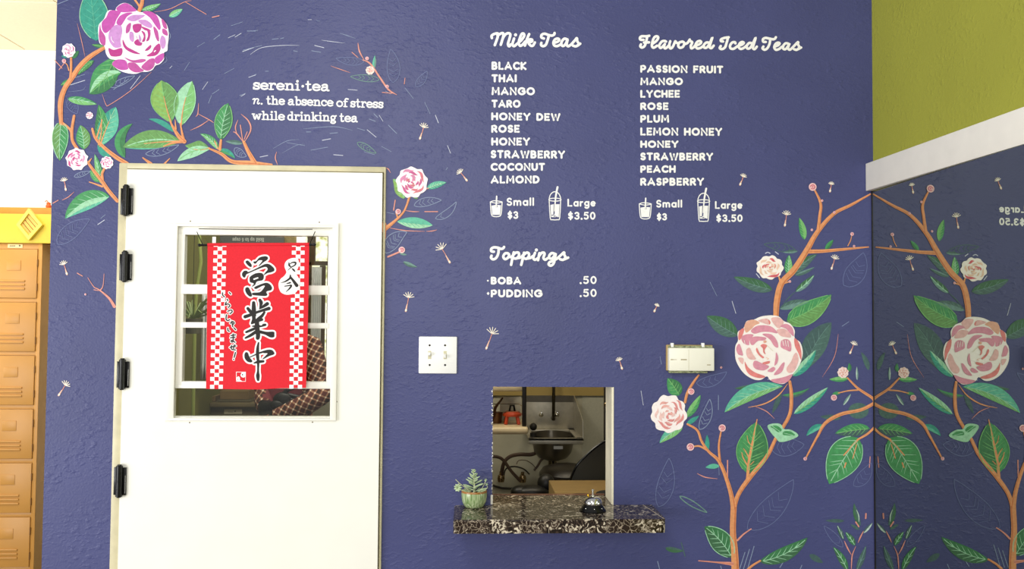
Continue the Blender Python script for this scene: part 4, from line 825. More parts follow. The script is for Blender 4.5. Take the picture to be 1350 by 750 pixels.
m = bpy.data.materials.new('window_glass'); m.use_nodes = True; nt = m.node_tree; nt.nodes.remove(nt.nodes['Principled BSDF'])
tr = nt.nodes.new('ShaderNodeBsdfTransparent'); tr.inputs[0].default_value = (.95, .97, .95, 1); gs = nt.nodes.new('ShaderNodeBsdfGlossy'); gs.inputs['Roughness'].default_value = .02
mx = nt.nodes.new('ShaderNodeMixShader'); fr = nt.nodes.new('ShaderNodeFresnel'); fr.inputs[0].default_value = 1.45
nt.links.new(fr.outputs[0], mx.inputs[0]); nt.links.new(tr.outputs[0], mx.inputs[1]); nt.links.new(gs.outputs[0], mx.inputs[2]); nt.links.new(mx.outputs[0], nt.nodes['Material Output'].inputs[0])
GLASS = m
for r in [(239, 311, 433.5, 375), (239, 388.5, 433.5, 425), (238.5, 432.8, 433.5, 503), (228, 512, 439, 549.5)]:
    A = PT(r[0], r[1], FY + .015); B = PT(r[2], r[3], FY + .015); MB().box((A.x, FY + .014, B.z), (B.x, FY + .018, A.z)).build('glass_pane', GLASS, DR, smooth=False)
# screw covers round the light
SCR = mat('rusty_screw', '6a5a40', .6, .5)
for x, y in [(222.7, 317.7), (251, 291.6), (421, 293), (445.5, 318.5), (444, 529.5), (412, 556.5), (222, 530), (250, 557)]:
    q = PT(x, y, FY); b = MB(); b.ball((q.x, FY, q.z), .0022, 10, (1, .4, 1)); b.build('screw', SCR, DR)
# hinges: barrel with leaf, tips and a bright strip that paints the highlight in
CH = mat('steel_highlight', 'b9b7ae', .25, 1.0)
for i, (px, ya, yb) in enumerate([(165.5, 245, 284), (164, 332, 371), (160.5, 474, 513), (156.5, 614, 655)]):
    q0 = PT(px, yb, FY - .010); q1 = PT(px, ya, FY - .010); x, z0_, z1_ = q0.x, q0.z, q1.z
    hb = MB(); hb.lathe([(0, -.003), (.006, -.002), (.0065, 0), (.0095, .001), (.0095, (z1_ - z0_)), (.0065, (z1_ - z0_) + .001), (.006, (z1_ - z0_) + .004), (0, (z1_ - z0_) + .005)], (x, FY - .010, z0_), 20)
    h = hb.build('hinge', BLACK, DR)
    b = MB(); b.box((x + .004, FY - .006, z0_ + .004), (x + .019, FY - .0003, z1_ - .006), .001); b.box((x - .020, FY - .001, z0_ + .004), (x - .004, -0.0062 + .0003, z1_ - .006), .001); b.build('hinge_leaf', BLACK, h)
    b = MB(); b.box((x + .0165, FY - .0075, z0_ + .010), (x + .0178, FY - .0055, z1_ - .030)); b.build('hinge_highlight', CH, h)
    for kk in (.25, .5, .75):
        b = MB(); zz_ = z0_ + (z1_ - z0_) * kk; b.lathe([(.0098, -.0007), (.0099, .0007)], (x, FY - .010, zz_), 16); b.build('hinge_joint', BLACK, h)

# ------------------------------------------------------------------ red banner on its rod
NB = tag(empty('noren_banner', (PT(340, 320, -.045).x, -0.045, PT(340, 320, -.045).z)), 'red cloth shop banner with black calligraphy and checked borders hanging on the door', 'banner')
RED = mat('red_cotton', 'e02b37', .75, noise=.04, nscale=200, bump=.25, bscale=900); RED.node_tree.nodes['Principled BSDF'].inputs['Specular IOR Level'].default_value = .2
YB = -0.046
def bq(x, y, yy): return PT(x, y, yy)
cl = [(273.6, 320.6), (300, 320.9), (350, 320.4), (407.6, 319.9), (406.8, 380), (405.5, 440), (403.4, 511.2), (370, 511.8), (340, 513.3), (310, 513), (271.6, 512.6), (272.4, 450), (273.2, 380)]
b = MB(); b.prism([tuple(PT(x, y, YB)) for x, y in cl], (0, .0015, 0)); fab = b.build('fabric', RED, NB, smooth=False)
b = MB(); A = PT(273.6, 322.5, YB); B = PT(407.6, 322, YB); b.tube([(A.x, YB + .002, A.z), (B.x, YB + .002, B.z)], .0052, 14, False); b.build('rod_hem', RED, NB)
b = MB(); A = PT(262.5, 323, YB); B = PT(414.5, 322.3, YB); b.tube([(A.x, YB + .003, A.z), (B.x, YB + .003, B.z)], .0035, 12)
for q in (A, B): b.ball((q.x, YB + .003, q.z), .0052, 12)
b.build('rod', BLACK, NB)
b = MB(); c = [PT(259.5, 305.5, FY - .012), PT(267, 322, YB + .003)]; b.tube([tuple(v) for v in c], .0014, 6); c = [PT(415.5, 305, FY - .012), PT(408.5, 321.5, YB + .003)]; b.tube([tuple(v) for v in c], .0014, 6)
c = [PT(262, 301.6, FY - .012), PT(337, 302.6, FY - .0125), PT(412, 302.2, FY - .012)]; b.tube([tuple(v) for v in c], .0012, 6); b.build('cord', BLACK, NB)
for x0, x1, t in [(280, 284.5, 312), (391, 403, 312)]:
    b = MB(); A = PT(x0, t, YB + .006); B = PT(x1, 321.5, YB + .006); b.box((A.x, YB + .006, B.z), (B.x, YB + .0075, A.z)); b.build('cloth_tab', mat('white_cotton', 'f4f2ee', .8), NB, smooth=False)
INK = mat('banner_black_ink', '1a1614', .7); BW = mat('banner_white_print', 'fbfaf8', .75)
def bf(z): f = Flat(YB, z); f.STEP = .00002; return f
# checked borders: three columns, five-ish picture units a cell
def checks(xt, xb, y0=322.0):
    f = bf(.0004); h = 5.2; n = 37; wc = 5.6
    for r in range(n):
        ya = y0 + r * h - 2; yb = ya + h
        if yb > 512.4: yb = 512.4
        if ya < 321: ya = 321
        if yb - ya < .5: continue
        t = (ya - 320) / 192; cx = xt + (xb - xt) * t
        cols = (-1, 1) if r % 2 == 0 else (0,)
        for c_ in cols:
            xa = cx + (c_ - .5) * wc; f.put_rect = None
            n0 = len(f.v); k = f.m(BW); f.put([(xa - (.35 if c_ == 0 else 0), ya), (xa + wc + (.35 if c_ == 0 else 0), ya), (xa + wc + (.35 if c_ == 0 else 0), yb), (xa - (.35 if c_ == 0 else 0), yb)]); f.f.append((n0, n0 + 1, n0 + 2, n0 + 3)); f.mi.append(k)
    return f.build('checked_border', NB)
checks(290.2, 285.2); checks(393.4, 389.8)
f = bf(.0006); f.poly(Z(365, 335, 12.5)((300, 62), (230, 70), (165, 105), (130, 160), (130, 220), (150, 270), (155, 310), (115, 365), (60, 410), (30, 480), (35, 560), (70, 630), (140, 665), (220, 665), (300, 640), (345, 590), (368, 520), (375, 450), (358, 390), (322, 330), (315, 290), (345, 240), (362, 180), (360, 110), (340, 72)), BW); f.build('gourd_print', NB)
z = Z(365, 335, 12.5); f = bf(.0009)
for pts, ww in [([(200, 140), (205, 185), (238, 212)], [1.2, 2.4, 1.0]), ([(212, 165), (255, 138), (308, 140), (300, 178), (240, 215), (182, 266)], [.9, 1.6, 2.4, 1.8, 1.3, .6]), ([(252, 238), (275, 258), (296, 282)], [1.2, 2.4, 1.6]),
                ([(222, 345), (218, 395), (140, 450), (68, 470)], [1.6, 2.6, 1.8, .5]), ([(222, 375), (270, 435), (328, 515)], [2.6, 3.4, 4.6]), ([(165, 486), (222, 470)], [1.3, 2.1]), ([(130, 528), (190, 520), (238, 515), (215, 560), (150, 622)], [1.3, 1.5, 2.2, 2.2, .5])]:
    f.stroke(z(*pts), ww, INK, 6)
f.build('calligraphy', NB)
def kanji(z, blobs, strokes, holes=()):
    f = bf(.0006)
    for p in blobs: q = z(*p); f.stroke(q + [q[0]], 4.6, BW, 3)
    for p, ww in strokes: f.stroke(z(*p), [v / 10.717 + 4.4 for v in ww], BW, 4)
    f.build('calligraphy_outline', NB)
    f = bf(.0016)
    for p in blobs: f.poly(z(*p), INK, 4)
    for p, ww in strokes: f.stroke(z(*p), [v / 10.717 for v in ww], INK, 6)
    for p in holes: f.poly(z(*p), BW, 0)
    f.build('calligraphy', NB)
kanji(Z(310, 330, 10.717), [
 [(165, 145), (190, 150), (230, 195), (235, 225), (215, 235), (175, 205), (148, 165)],
 [(260, 160), (300, 150), (340, 105), (400, 85), (450, 88), (465, 115), (440, 145), (400, 170), (350, 215), (335, 215), (385, 150), (370, 140), (330, 145), (295, 185), (270, 185)],
 [(100, 325), (130, 290), (170, 290), (185, 305), (250, 280), (340, 235), (420, 195), (480, 195), (540, 240), (555, 285), (510, 310), (460, 320), (405, 350), (430, 310), (460, 270), (440, 235), (380, 245), (280, 285), (190, 325), (160, 340), (135, 385), (105, 365)],
 [(215, 370), (290, 325), (370, 320), (405, 355), (390, 420), (310, 440), (280, 490), (235, 515), (265, 470), (215, 450), (205, 410)],
 [(270, 530), (300, 505), (420, 460), (480, 470), (520, 520), (510, 560), (460, 575), (440, 590), (455, 625), (430, 645), (330, 640), (250, 630), (250, 600), (350, 590), (400, 540), (420, 500), (380, 505), (300, 545)],
 [(150, 530), (190, 525), (225, 590), (240, 640), (215, 655), (170, 620), (145, 570)]], [], [[(258, 400), (325, 378), (332, 395), (265, 420)]])
kanji(Z(310, 385, 10.717), [[(345, 540), (440, 560), (545, 560), (555, 600), (550, 635), (500, 640), (420, 600), (350, 580)]],
 [([(262, 150), (265, 240), (268, 340)], [45, 60, 60]), ([(350, 112), (368, 155), (350, 230)], [40, 50, 16]), ([(455, 165), (405, 200), (345, 238)], [50, 40, 14]), ([(180, 230), (230, 290), (265, 320)], [40, 50, 50]), ([(142, 348), (230, 318), (300, 288), (400, 255), (478, 232)], [48, 44, 36, 38, 50]),
  ([(262, 300), (268, 380), (238, 440)], [56, 56, 30]), ([(415, 285), (372, 345), (300, 392)], [30, 42, 44]), ([(240, 442), (310, 410), (378, 388)], [22, 40, 40]), ([(310, 390), (312, 500), (325, 600), (320, 648)], [56, 66, 60, 54]),
  ([(250, 482), (340, 478), (425, 462)], [20, 40, 36]), ([(158, 565), (230, 535), (300, 505)], [30, 38, 36]), ([(148, 648), (220, 610), (295, 560)], [26, 40, 44])],
 [[(292, 345), (360, 305), (350, 330), (295, 380)], [(345, 455), (395, 442), (380, 468), (350, 470)]])
kanji(Z(310, 440, 10.717), [[(150, 260), (180, 268), (205, 330), (242, 380), (230, 402), (180, 395), (140, 350), (133, 295)], [(400, 250), (450, 225), (520, 228), (555, 272), (540, 295), (480, 315), (385, 362), (440, 300), (458, 275), (400, 272)]],
 [([(332, 125), (320, 200), (318, 300), (326, 400), (325, 520), (322, 590), (326, 650)], [20, 38, 46, 34, 26, 50, 34]), ([(212, 328), (270, 302), (340, 272), (430, 245)], [12, 16, 22, 30]), ([(270, 412), (330, 395), (398, 388)], [18, 40, 34])])
z = Z(285, 375, 7.143); HR = [[(60, 78), (62, 100), (78, 116)], [(124, 76), (138, 90)], [(103, 138), (111, 152)], [(96, 164), (86, 192), (112, 182), (130, 200), (114, 216)], [(110, 252), (140, 240), (152, 256), (130, 276)], [(98, 285), (94, 325), (110, 340), (127, 330)],
   [(134, 364), (160, 350), (170, 364), (156, 376)], [(148, 345), (157, 398)], [(110, 410), (112, 434), (126, 440)], [(168, 408), (184, 426)], [(140, 481), (182, 474)], [(136, 502), (178, 495)], [(160, 465), (160, 535), (142, 538), (148, 524), (178, 544)], [(130, 592), (186, 578)], [(172, 568), (165, 602)], [(146, 575), (146, 608), (182, 616)], [(182, 640), (170, 686)], [(165, 703), (166, 706)]]
f = bf(.0006)
for p in HR: f.stroke(z(*p), 3.6, BW, 4)
f.build('calligraphy_outline', NB)
f = bf(.0016)
for p in HR: f.stroke(z(*p), 1.5, INK, 4)
f.build('calligraphy', NB)
z = Z(310, 440, 10.717); f = bf(.0006)
for p in [[(18, 540), (148, 540), (148, 672), (18, 672), (18, 540)]]: f.stroke(z(*p), .8, BW, 0)
f.poly(z((85, 560), (105, 542), (148, 542), (148, 590), (130, 615), (95, 612), (78, 590)), BW, 3); f.poly(z((22, 620), (50, 600), (70, 625), (70, 650), (100, 668), (30, 668)), BW, 3); f.dot(*z((105, 578))[0], .9, INK); f.dot(*z((38, 643))[0], .6, RED); f.build('seal_print', NB)

# ------------------------------------------------------------------ switch plate
SP = tag(empty('light_switch', tuple(PT(577, 468))), 'white two-gang light switch plate beside the door', 'switch')
PLW = mat('white_plastic', 'f6f5f2', .3)
A = PT(552.4, 443.4); B = PT(602.2, 492.4); MB().box((A.x, -.007, B.z), (B.x, 0, A.z), .003).build('plate', PLW, SP)
for px, up in ((566.5, -1), (586.8, 1)):
    q = PT(px, 467.8); b = MB(); b.box((q.x - .005, -.0075, q.z - .0125), (q.x + .005, -.006, q.z + .0125)); b.build('toggle_slot', mat('shadowed_plastic', 'cfc9a8', .5), SP, smooth=False)
    M = Matrix.Translation((q.x, -.007, q.z)) @ Matrix.Rotation(math.radians(25 * up), 4, 'X'); b = MB(); b.box((-.0036, -.013, -.0045), (.0036, .001, .0045), .0012, M); b.build('toggle', PLW, SP)
    for py in (455, 481): q = PT(px, py); b = MB(); b.lathe([(0, 0), (.0028, 0), (.0032, .0006), (.0032, .002)], (0, 0, 0), 12, Matrix.Translation((q.x, -.0086, q.z)) @ Matrix.Rotation(-PI / 2, 4, 'X')); b.build('screw', mat('dark_screw', '1c1814', .6, .3), SP)

# ------------------------------------------------------------------ thermostat
TM = tag(empty('thermostat', tuple(PT(912, 473))), 'cream wall thermostat above the small pink rose', 'thermostat')
CRP = mat('cream_plastic', 'f3f0df', .4); TAN = mat('aged_plastic', 'b79c62', .5, noise=.15); GRN = mat('dusty_vent', '8f9470', .7, noise=.7, nscale=160)
A = PT(877.5, 454.2); B = PT(938.5, 488.5); MB().box((A.x, -.012, B.z), (B.x, 0, A.z), .003).build('back_plate', TAN, TM)
A = PT(882, 458.5, -.03); B = PT(941.5, 489, -.03); MB().box((A.x, -.034, B.z), (B.x, -.006, A.z), .003).build('cover', CRP, TM)
A = PT(880.8, 455.4, -.014); B = PT(938, 460, -.014); MB().box((A.x, -.022, B.z), (B.x, -.010, A.z), .001).build('top_vent', GRN, TM)
A = PT(882, 488, -.014); B = PT(932, 491.7, -.014); MB().box((A.x, -.022, B.z), (B.x, -.002, A.z), .001).build('bottom_vent', GRN, TM)
for x in (886, 926.5): A = PT(x - 1.6, 452, -.02); B = PT(x + 2, 457.5, -.02); MB().box((A.x, -.024, B.z), (B.x, -.010, A.z), .001).build('tab', PLW, TM)
f = Flat(-.034, .0003); gl2 = mat('gold_print', '8f7a3a', .5)
_ = f
for seg, ww, mm in [([(884.5, 474), (888, 474)], .9, gl2), ([(888.6, 474), (892, 474)], .5, gl2), ([(898, 474), (905, 474)], 1.1, gl2), ([(932.5, 481), (936.5, 481)], .9, gl2)]:
    f = Flat(-.034, .0004); f.stroke(seg, ww, mm, 0); f.build('printed_mark', TM)
f = Flat(-.034, .0003); f.stroke([(908, 461), (908, 488)], .4, mat('seam_line', 'c9c2a0', .6), 0); f.build('cover_seam', TM)

# ------------------------------------------------------------------ counter shelf
m = bpy.data.materials.new('brown_marble'); m.use_nodes = True; nt = m.node_tree; pb = nt.nodes['Principled BSDF']; tc = nt.nodes.new('ShaderNodeTexCoord')
def N(t, **k):
    n = nt.nodes.new(t)
    for a_, v in k.items(): n.inputs[a_].default_value = v
    return n
wn = N('ShaderNodeTexNoise', Scale=22.0, Detail=5.0); nt.links.new(tc.outputs['Object'], wn.inputs['Vector'])
va = nt.nodes.new('ShaderNodeVectorMath'); va.operation = 'MULTIPLY_ADD'; va.inputs[1].default_value = (.05, .05, .05); nt.links.new(wn.outputs['Color'], va.inputs[0]); nt.links.new(tc.outputs['Object'], va.inputs[2])
vo = N('ShaderNodeTexVoronoi', Scale=62.0); vo.feature = 'DISTANCE_TO_EDGE'; nt.links.new(va.outputs[0], vo.inputs['Vector'])
no = N('ShaderNodeTexNoise', Scale=60.0, Detail=8.0); no.inputs['Distortion'].default_value = 1.6; nt.links.new(va.outputs[0], no.inputs['Vector'])
r1 = nt.nodes.new('ShaderNodeValToRGB'); r1.color_ramp.elements[0].position = 0; r1.color_ramp.elements[0].color = lin('b9a892'); r1.color_ramp.elements[1].position = .05; r1.color_ramp.elements[1].color = lin('2c211c')
nt.links.new(vo.outputs['Distance'], r1.inputs[0])
r2 = nt.nodes.new('ShaderNodeValToRGB'); r2.color_ramp.elements[0].position = .44; r2.color_ramp.elements[0].color = lin('1f1916'); e_ = r2.color_ramp.elements.new(.53); e_.color = lin('54443a'); r2.color_ramp.elements[-1].position = .60; r2.color_ramp.elements[-1].color = lin('d9cdb6')
nt.links.new(no.outputs['Fac'], r2.inputs[0])
mr = nt.nodes.new('ShaderNodeMapRange'); mr.inputs['From Min'].default_value = .45; mr.inputs['From Max'].default_value = .55; wn2 = N('ShaderNodeTexNoise', Scale=14.0); nt.links.new(tc.outputs['Object'], wn2.inputs['Vector']); nt.links.new(wn2.outputs['Fac'], mr.inputs['Value'])
mx = nt.nodes.new('ShaderNodeMix'); mx.data_type = 'RGBA'; nt.links.new(mr.outputs[0], mx.inputs['Factor']); nt.links.new(r1.outputs[0], mx.inputs['A']); nt.links.new(r2.outputs[0], mx.inputs['B']); nt.links.new(mx.outputs['Result'], pb.inputs['Base Color'])
pb.inputs['Roughness'].default_value = .10; pb.inputs['Specular IOR Level'].default_value = .4
MARB = m
YF = -0.20; zc = PT(730, 666, 0).z
lx = PT(597.5, 690, YF).x; rx = PT(878, 690, YF).x; zf = PT(730, 685, YF).z; zbm = PT(730, 703, YF).z
zc = zf
pts = []
def arc(cx, cy, r, a0, a1, n=6): return [(cx + r * math.cos(math.radians(a0 + (a1 - a0) * k / n)), cy + r * math.sin(math.radians(a0 + (a1 - a0) * k / n))) for k in range(n + 1)]
outl = arc(lx + .008, YF + .008, .008, 180, 270) + arc(rx - .012, YF + .012, .012, 270, 360) + [(rx, -.0005), (oR - .0065, -.0005), (oR - .0065, .155), (oL + .001, .155), (oL + .001, -.0005), (lx, -.0005)]
b = MB(); b.prism([(x, y, zbm) for x, y in outl], (0, 0, zc - zbm)); bm_ = b.bm
bmesh.ops.recalc_face_normals(bm_, faces=bm_.faces)
es = [e for e in bm_.edges if all(abs(v.co.z - zc) < 1e-5 for v in e.verts) and len(e.link_faces) == 2 and abs(e.link_faces[0].normal.z - e.link_faces[1].normal.z) > .5 and e.verts[0].co.y < -.001 and e.verts[1].co.y < .0]
bmesh.ops.bevel(bm_, geom=es, offset=.003, segments=2, affect='EDGES')
CT = b.build('counter_shelf', MARB); tag(CT, 'polished brown marble counter shelf in the serving hatch', 'counter')
b = MB(); qa = PT(851.5, 666, 0); b.quad([(rx - .030, -.0015, zc + .0003), (rx - .0275, -.0015, zc + .0003), (rx - .0035, YF + .006, zc + .0003), (rx - .006, YF + .006, zc + .0003)]); b.build('inlay_line', mat('pale_joint', 'd9c9b0', .5), CT, smooth=False)
b = MB(); b.box((oL + .002, .1555, zbm), (oR - .004, .160, zc + .003)); b.build('back_strip', mat('brown_wood_strip', '7a5238', .5), CT, smooth=False)

# ------------------------------------------------------------------ service bell
def on_counter(px, py):      # point on the counter top under a pixel
    r = ray(px, py); k = (zc - HE) / r.z; return Vector((r.x * k, r.y * k - D, zc))
q = on_counter(781.5, 673.5); BL = tag(empty('service_bell', tuple(q)), 'chrome call bell with black base on the marble counter', 'bell')
CHR = mat('polished_chrome', 'd8d6d0', .12, 1.0)
b = MB(); b.lathe([(0, 0.0005), (.040, .0005), (.0405, .003), (.038, .006), (.031, .016), (.027, .022), (.010, .023), (0, .023)], q, 40); b.build('base', BLACK, BL)
b = MB(); b.lathe([(.0275, .021), (.0285, .023), (.0275, .030), (.0235, .038), (.016, .0435), (.008, .0455), (0, .046)], q, 40); b.lathe([(.0275, .021), (.026, .024), (.02, .034), (0, .040)], q, 24); b.build('dome', CHR, BL)
b = MB(); b.lathe([(0, .044), (.0045, .044), (.0045, .048), (.0025, .049), (.0025, .060), (.0038, .061), (.0038, .0655), (0, .067)], q, 16); b.build('plunger', CHR, BL)
b = MB(); b.ball((q.x - .014, q.y + .004, q.z + .047), .0042, 10); b.build('brass_rivet', mat('brass', 'd9a93a', .25, 1.0), BL)
for k in range(4): a = PI * 1.25 + k * .5 * PI / 2; b = MB(); b.ball((q.x + .0345 * math.cos(a), q.y + .0345 * math.sin(a), q.z + .012), .0018, 8); b.build('base_dimple', CHR, BL)

# ------------------------------------------------------------------ succulent in a glazed pot
q = on_counter(625, 668.5); PS = tag(empty('potted_succulent', tuple(q)), 'small pale green succulent in a ribbed celadon pot on the counter', 'plant')
m = bpy.data.materials.new('celadon_glaze'); m.use_nodes = True; nt = m.node_tree; pb = nt.nodes['Principled BSDF']; tc = nt.nodes.new('ShaderNodeTexCoord'); mp = nt.nodes.new('ShaderNodeMapping'); mp.inputs['Scale'].default_value = (1, 1, .06)
n1 = nt.nodes.new('ShaderNodeTexNoise'); n1.inputs['Scale'].default_value = 260; nt.links.new(tc.outputs['Object'], mp.inputs['Vector']); nt.links.new(mp.outputs[0], n1.inputs['Vector']); rr = nt.nodes.new('ShaderNodeValToRGB'); rr.color_ramp.elements[0].position = .35; rr.color_ramp.elements[0].color = lin('6f8a52'); rr.color_ramp.elements[1].position = .62; rr.color_ramp.elements[1].color = lin('b9c79a')
nt.links.new(n1.outputs['Fac'], rr.inputs[0]); nt.links.new(rr.outputs[0], pb.inputs['Base Color']); pb.inputs['Roughness'].default_value = .22; CEL = m
ph = .052
b = MB(); b.lathe([(0, .0005), (.025, .0005), (.030, .004), (.037, .018), (.0395, .034), (.0395, ph - .004), (.0385, ph - .001), (.0365, ph), (.0355, ph - .003), (.034, ph - .012), (0, ph - .012)], q, 40); pot = b.build('pot', CEL, PS)
b = MB(); b.lathe([(.0399, ph - .0055), (.0400, ph - .002), (.0385, ph + .0004), (.0363, ph + .0003)], q, 40); b.build('rim', mat('brown_rim_glaze', '9a6a34', .3, noise=.2), pot)
b = MB(); b.lathe([(0, ph - .006), (.0345, ph - .010)], q, 24); b.build('soil', mat('dark_soil', '3a2f20', .9, noise=.4, nscale=200, bump=.8, bscale=300), PS)
SUC = mat('succulent_green', 'bccfa6', .5, noise=.12, nscale=120); SUC2 = mat('succulent_stem', 'c5c8a0', .5)
def sleaf(p, d, L, wd, name='succulent_leaf', mt=None):
    d = Vector(d).normalized(); b = MB(); b.lathe([(0, 0), (wd * .55, L * .12), (wd, L * .5), (wd * .85, L * .8), (wd * .3, L * .97), (0, L)], (0, 0, 0), 8, Matrix.Translation(p) @ d.to_track_quat('Z', 'Y').to_matrix().to_4x4() @ Matrix.Diagonal((1, .55, 1, 1)))
    b.build(name, mt or SUC, PS)
top = q + Vector((0, 0, ph - .008))
b = MB(); b.tube([top, top + Vector((0, .001, .025)), top + Vector((-.001, .002, .048)), top + Vector((-.003, .002, .072))], [.0028, .0024, .002, .0015], 8); b.build('stem', SUC2, PS)
rs = random.Random(4)
for k in range(22):
    t = k / 21; h = .004 + .058 * t; a = k * 2.4; L = .034 * (1 - t) + .010; c = Vector((math.cos(a), math.sin(a) * .8, .25 + .5 * t)); sleaf(top + Vector((-.003 * t, .002 * t, h)), c, L, .0056 * (1 - .4 * t))
for k in range(5): a = k * 1.256; sleaf(top + Vector((-.003, .002, .066)), (math.cos(a) * .8, math.sin(a) * .8, .7), .009, .003)
for k in range(12): a = k * .52; sleaf(top + Vector((math.cos(a) * .018, math.sin(a) * .018, .001)), (math.cos(a), math.sin(a), .5), .020, .0045)
s1 = [top + Vector((-.010, -.006, .0)), top + Vector((-.030, -.012, .006)), top + Vector((-.044, -.014, .014)), top + Vector((-.050, -.014, .022))]
b = MB(); b.tube(s1, [.0018] * 4, 8); b.tube([top + Vector((-.012, 0, .004)), top + Vector((-.03, 0, .018)), top + Vector((-.044, -.002, .028)), top + Vector((-.058, -.004, .042))], [.0016, .0015, .0013, .001], 8)
b.tube([top + Vector((.01, 0, .006)), top + Vector((.024, -.002, .014)), top + Vector((.033, -.002, .030)), top + Vector((.035, -.002, .040))], [.0015, .0013, .0011, .001], 8); b.tube([top + Vector((.015, 0, .004)), top + Vector((.034, -.004, .008)), top + Vector((.041, -.004, .018)), top + Vector((.038, -.004, .027))], [.0013, .0012, .001, .0009], 8); b.build('side_stem', SUC2, PS)
for k in range(9): a = k * .7; sleaf(s1[-1] + Vector((0, -.002, -.002)), (math.cos(a), -.5, math.sin(a)), .014, .005)
for p_ in (top + Vector((.035, -.002, .040)), top + Vector((.038, -.004, .027))):
    for k in range(5): a = k * 1.25; sleaf(p_, (math.cos(a), -.3, math.sin(a)), .0055, .0018)

# ------------------------------------------------------------------ lockers in the back hall
YL = 2.25
LKM = mat('ochre_locker_enamel', 'c68f42', .42, noise=.05, nscale=5); LKS = mat('locker_side', 'b98f55', .45, noise=.05); LKD = mat('locker_gap', '7a5220', .7)
zl1 = PT(30, 321, YL).z; rxl = PT(53, 450, YL).x
Wd = .308; pitch = (PT(30, 328.3, YL).z - PT(30, 681 + 0, YL).z) / 5.0
for u in range(2):
    x1 = rxl - u * Wd * 1.0; x0_ = x1 - Wd + .001
    LK = tag(empty('locker_tower', ((x0_ + x1) / 2, YL, 0)), ['ochre six-tier metal locker tower nearest the navy wall end', 'ochre six-tier metal locker tower, second from the navy wall end'][u], 'locker', 'metal lockers in the back hall')
    b = MB(); b.box((x0_, YL, 0.02), (x1, YL + .38, zl1), .002); b.build('body', LKS, LK)
    b = MB(); b.box((x0_, YL - .004, .02), (x0_ + .022, YL, zl1), .001); b.box((x1 - .022, YL - .004, .02), (x1, YL, zl1), .001)
    for k in range(7):
        zt_ = PT(30, 328.3, YL).z - k * pitch; b.box((x0_, YL - .0035, max(.02, zt_ + .0)), (x1, YL, min(zl1, zt_ + .022 if k else zl1)), .0008)
    b.build('face_frame', LKM, LK)
    for k in range(6):
        zt_ = PT(30, 328.3, YL).z - k * pitch - .002; zb_ = zt_ - pitch + .025; xa, xb = x0_ + .024, x1 - .024
        b = MB(); b.box((xa, YL - .010, zb_), (xb, YL - .001, zt_), .0015); d_ = b.build('locker_door', LKM, LK)
        for j in range(3): zz_ = zb_ + .045 + .0 + j * .022; MB().box((xa + .045, YL - .0165, zz_), (xb - .062, YL - .009, zz_ + .011), .003).build('louver', LKM, d_)
        b = MB(); b.box((xa + .095, YL - .0125, zt_ - .118), (xb - .088, YL - .0095, zt_ - .062), .001); b.build('pull_recess', LKM, d_)
        for s_ in (.22, .72): MB().box((xb - .001, YL - .011, zb_ + (zt_ - zb_) * s_ - .02), (xb + .004, YL - .003, zb_ + (zt_ - zb_) * s_ + .02)).build('door_hinge', LKD, d_, smooth=False)
    A = PT(10.5, 321.6, YL - .005); B = PT(30, 326.8, YL - .005); xo = -u * Wd
    b = MB(); b.box((A.x + xo, YL - .007, B.z), (B.x + xo, YL - .003, A.z), .0008); pl = b.build('name_plate', mat('pale_plate', 'efd79a', .4), LK)
    f = Flat(YL - .007, .0003); sft = PT(30, 324, YL).x - PT(29, 324, YL).x
    if u == 0:
        for xa in (13, 15.6, 18.2): f.stroke([(xa, 324.2), (xa + 1.7, 324)], 1.1, mat('plate_ink', '3a2c1c', .6), 0)
        f.dot(26, 323.8, 1.1, mat('plate_ink', '3a2c1c', .6)); f.build('plate_lettering', pl)
YLW = mat('yellow_board_paint', 'd9bd34', .5, noise=.03); YLL = mat('pale_yellow_frame', 'f3d95a', .5); 
A = PT(0, 281.5, YL - .02); B = PT(66, 320.2, YL - .02)
b = MB(); b.box((A.x - .5, YL - .02, zl1 + .0015), (XL + .12, YL + .02, A.z), .002); o = b.build('yellow_board', YLW); tag(o, 'long yellow board standing on top of the lockers', 'board')
b = MB(); A2 = PT(0, 273.5, YL + .1); b.box((A.x - .5, YL + .08, zl1 + .0015), (XL + .14, YL + .36, A2.z), .002); o = b.build('storage_crate', mat('amber_crate', 'c08a2c', .55, noise=.05)); tag(o, 'amber storage crate lying behind the yellow board on the lockers', 'crate')
dcx, dcy = 38.4, 295.6
def dia(rx_, ry_, y): return [PT(dcx - rx_, dcy + .5, y), PT(dcx - .8, dcy - ry_, y), PT(dcx + rx_, dcy + .5, y), PT(dcx - .8, dcy + ry_, y)]
DP = tag(empty('diamond_plaque', tuple(PT(dcx, dcy, YL - .03))), 'pale yellow diamond plaque with wooden slats on the yellow board', 'plaque')
b = MB(); o4 = dia(17.2, 21, YL - .045); i4 = dia(12, 14.6, YL - .045)
for k in range(4):
    j = (k + 1) % 4; b.prism([o4[k], o4[j], i4[j], i4[k]], (0, .024, 0))
b.build('diamond_frame', YLL, DP, smooth=False)
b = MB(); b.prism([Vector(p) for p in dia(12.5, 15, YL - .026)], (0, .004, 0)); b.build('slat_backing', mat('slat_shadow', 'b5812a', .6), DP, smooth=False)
sl = mat('plaque_slat', 'dcb154', .5, noise=.08)
for k in range(4):
    t0 = k / 4 + .02; t1 = (k + 1) / 4 - .03; a4 = dia(12, 14.6, YL - .034)
    L0 = a4[0].lerp(a4[1], t0); L1 = a4[0].lerp(a4[1], t1); R0 = a4[3].lerp(a4[2], t0); R1 = a4[3].lerp(a4[2], t1); b = MB(); b.prism([L0, L1, R1, R0], (0, .007, 0)); b.build('slat', sl, DP, smooth=False)
q = PT(64, 276, YL + .12); q.z = A2.z + .0015
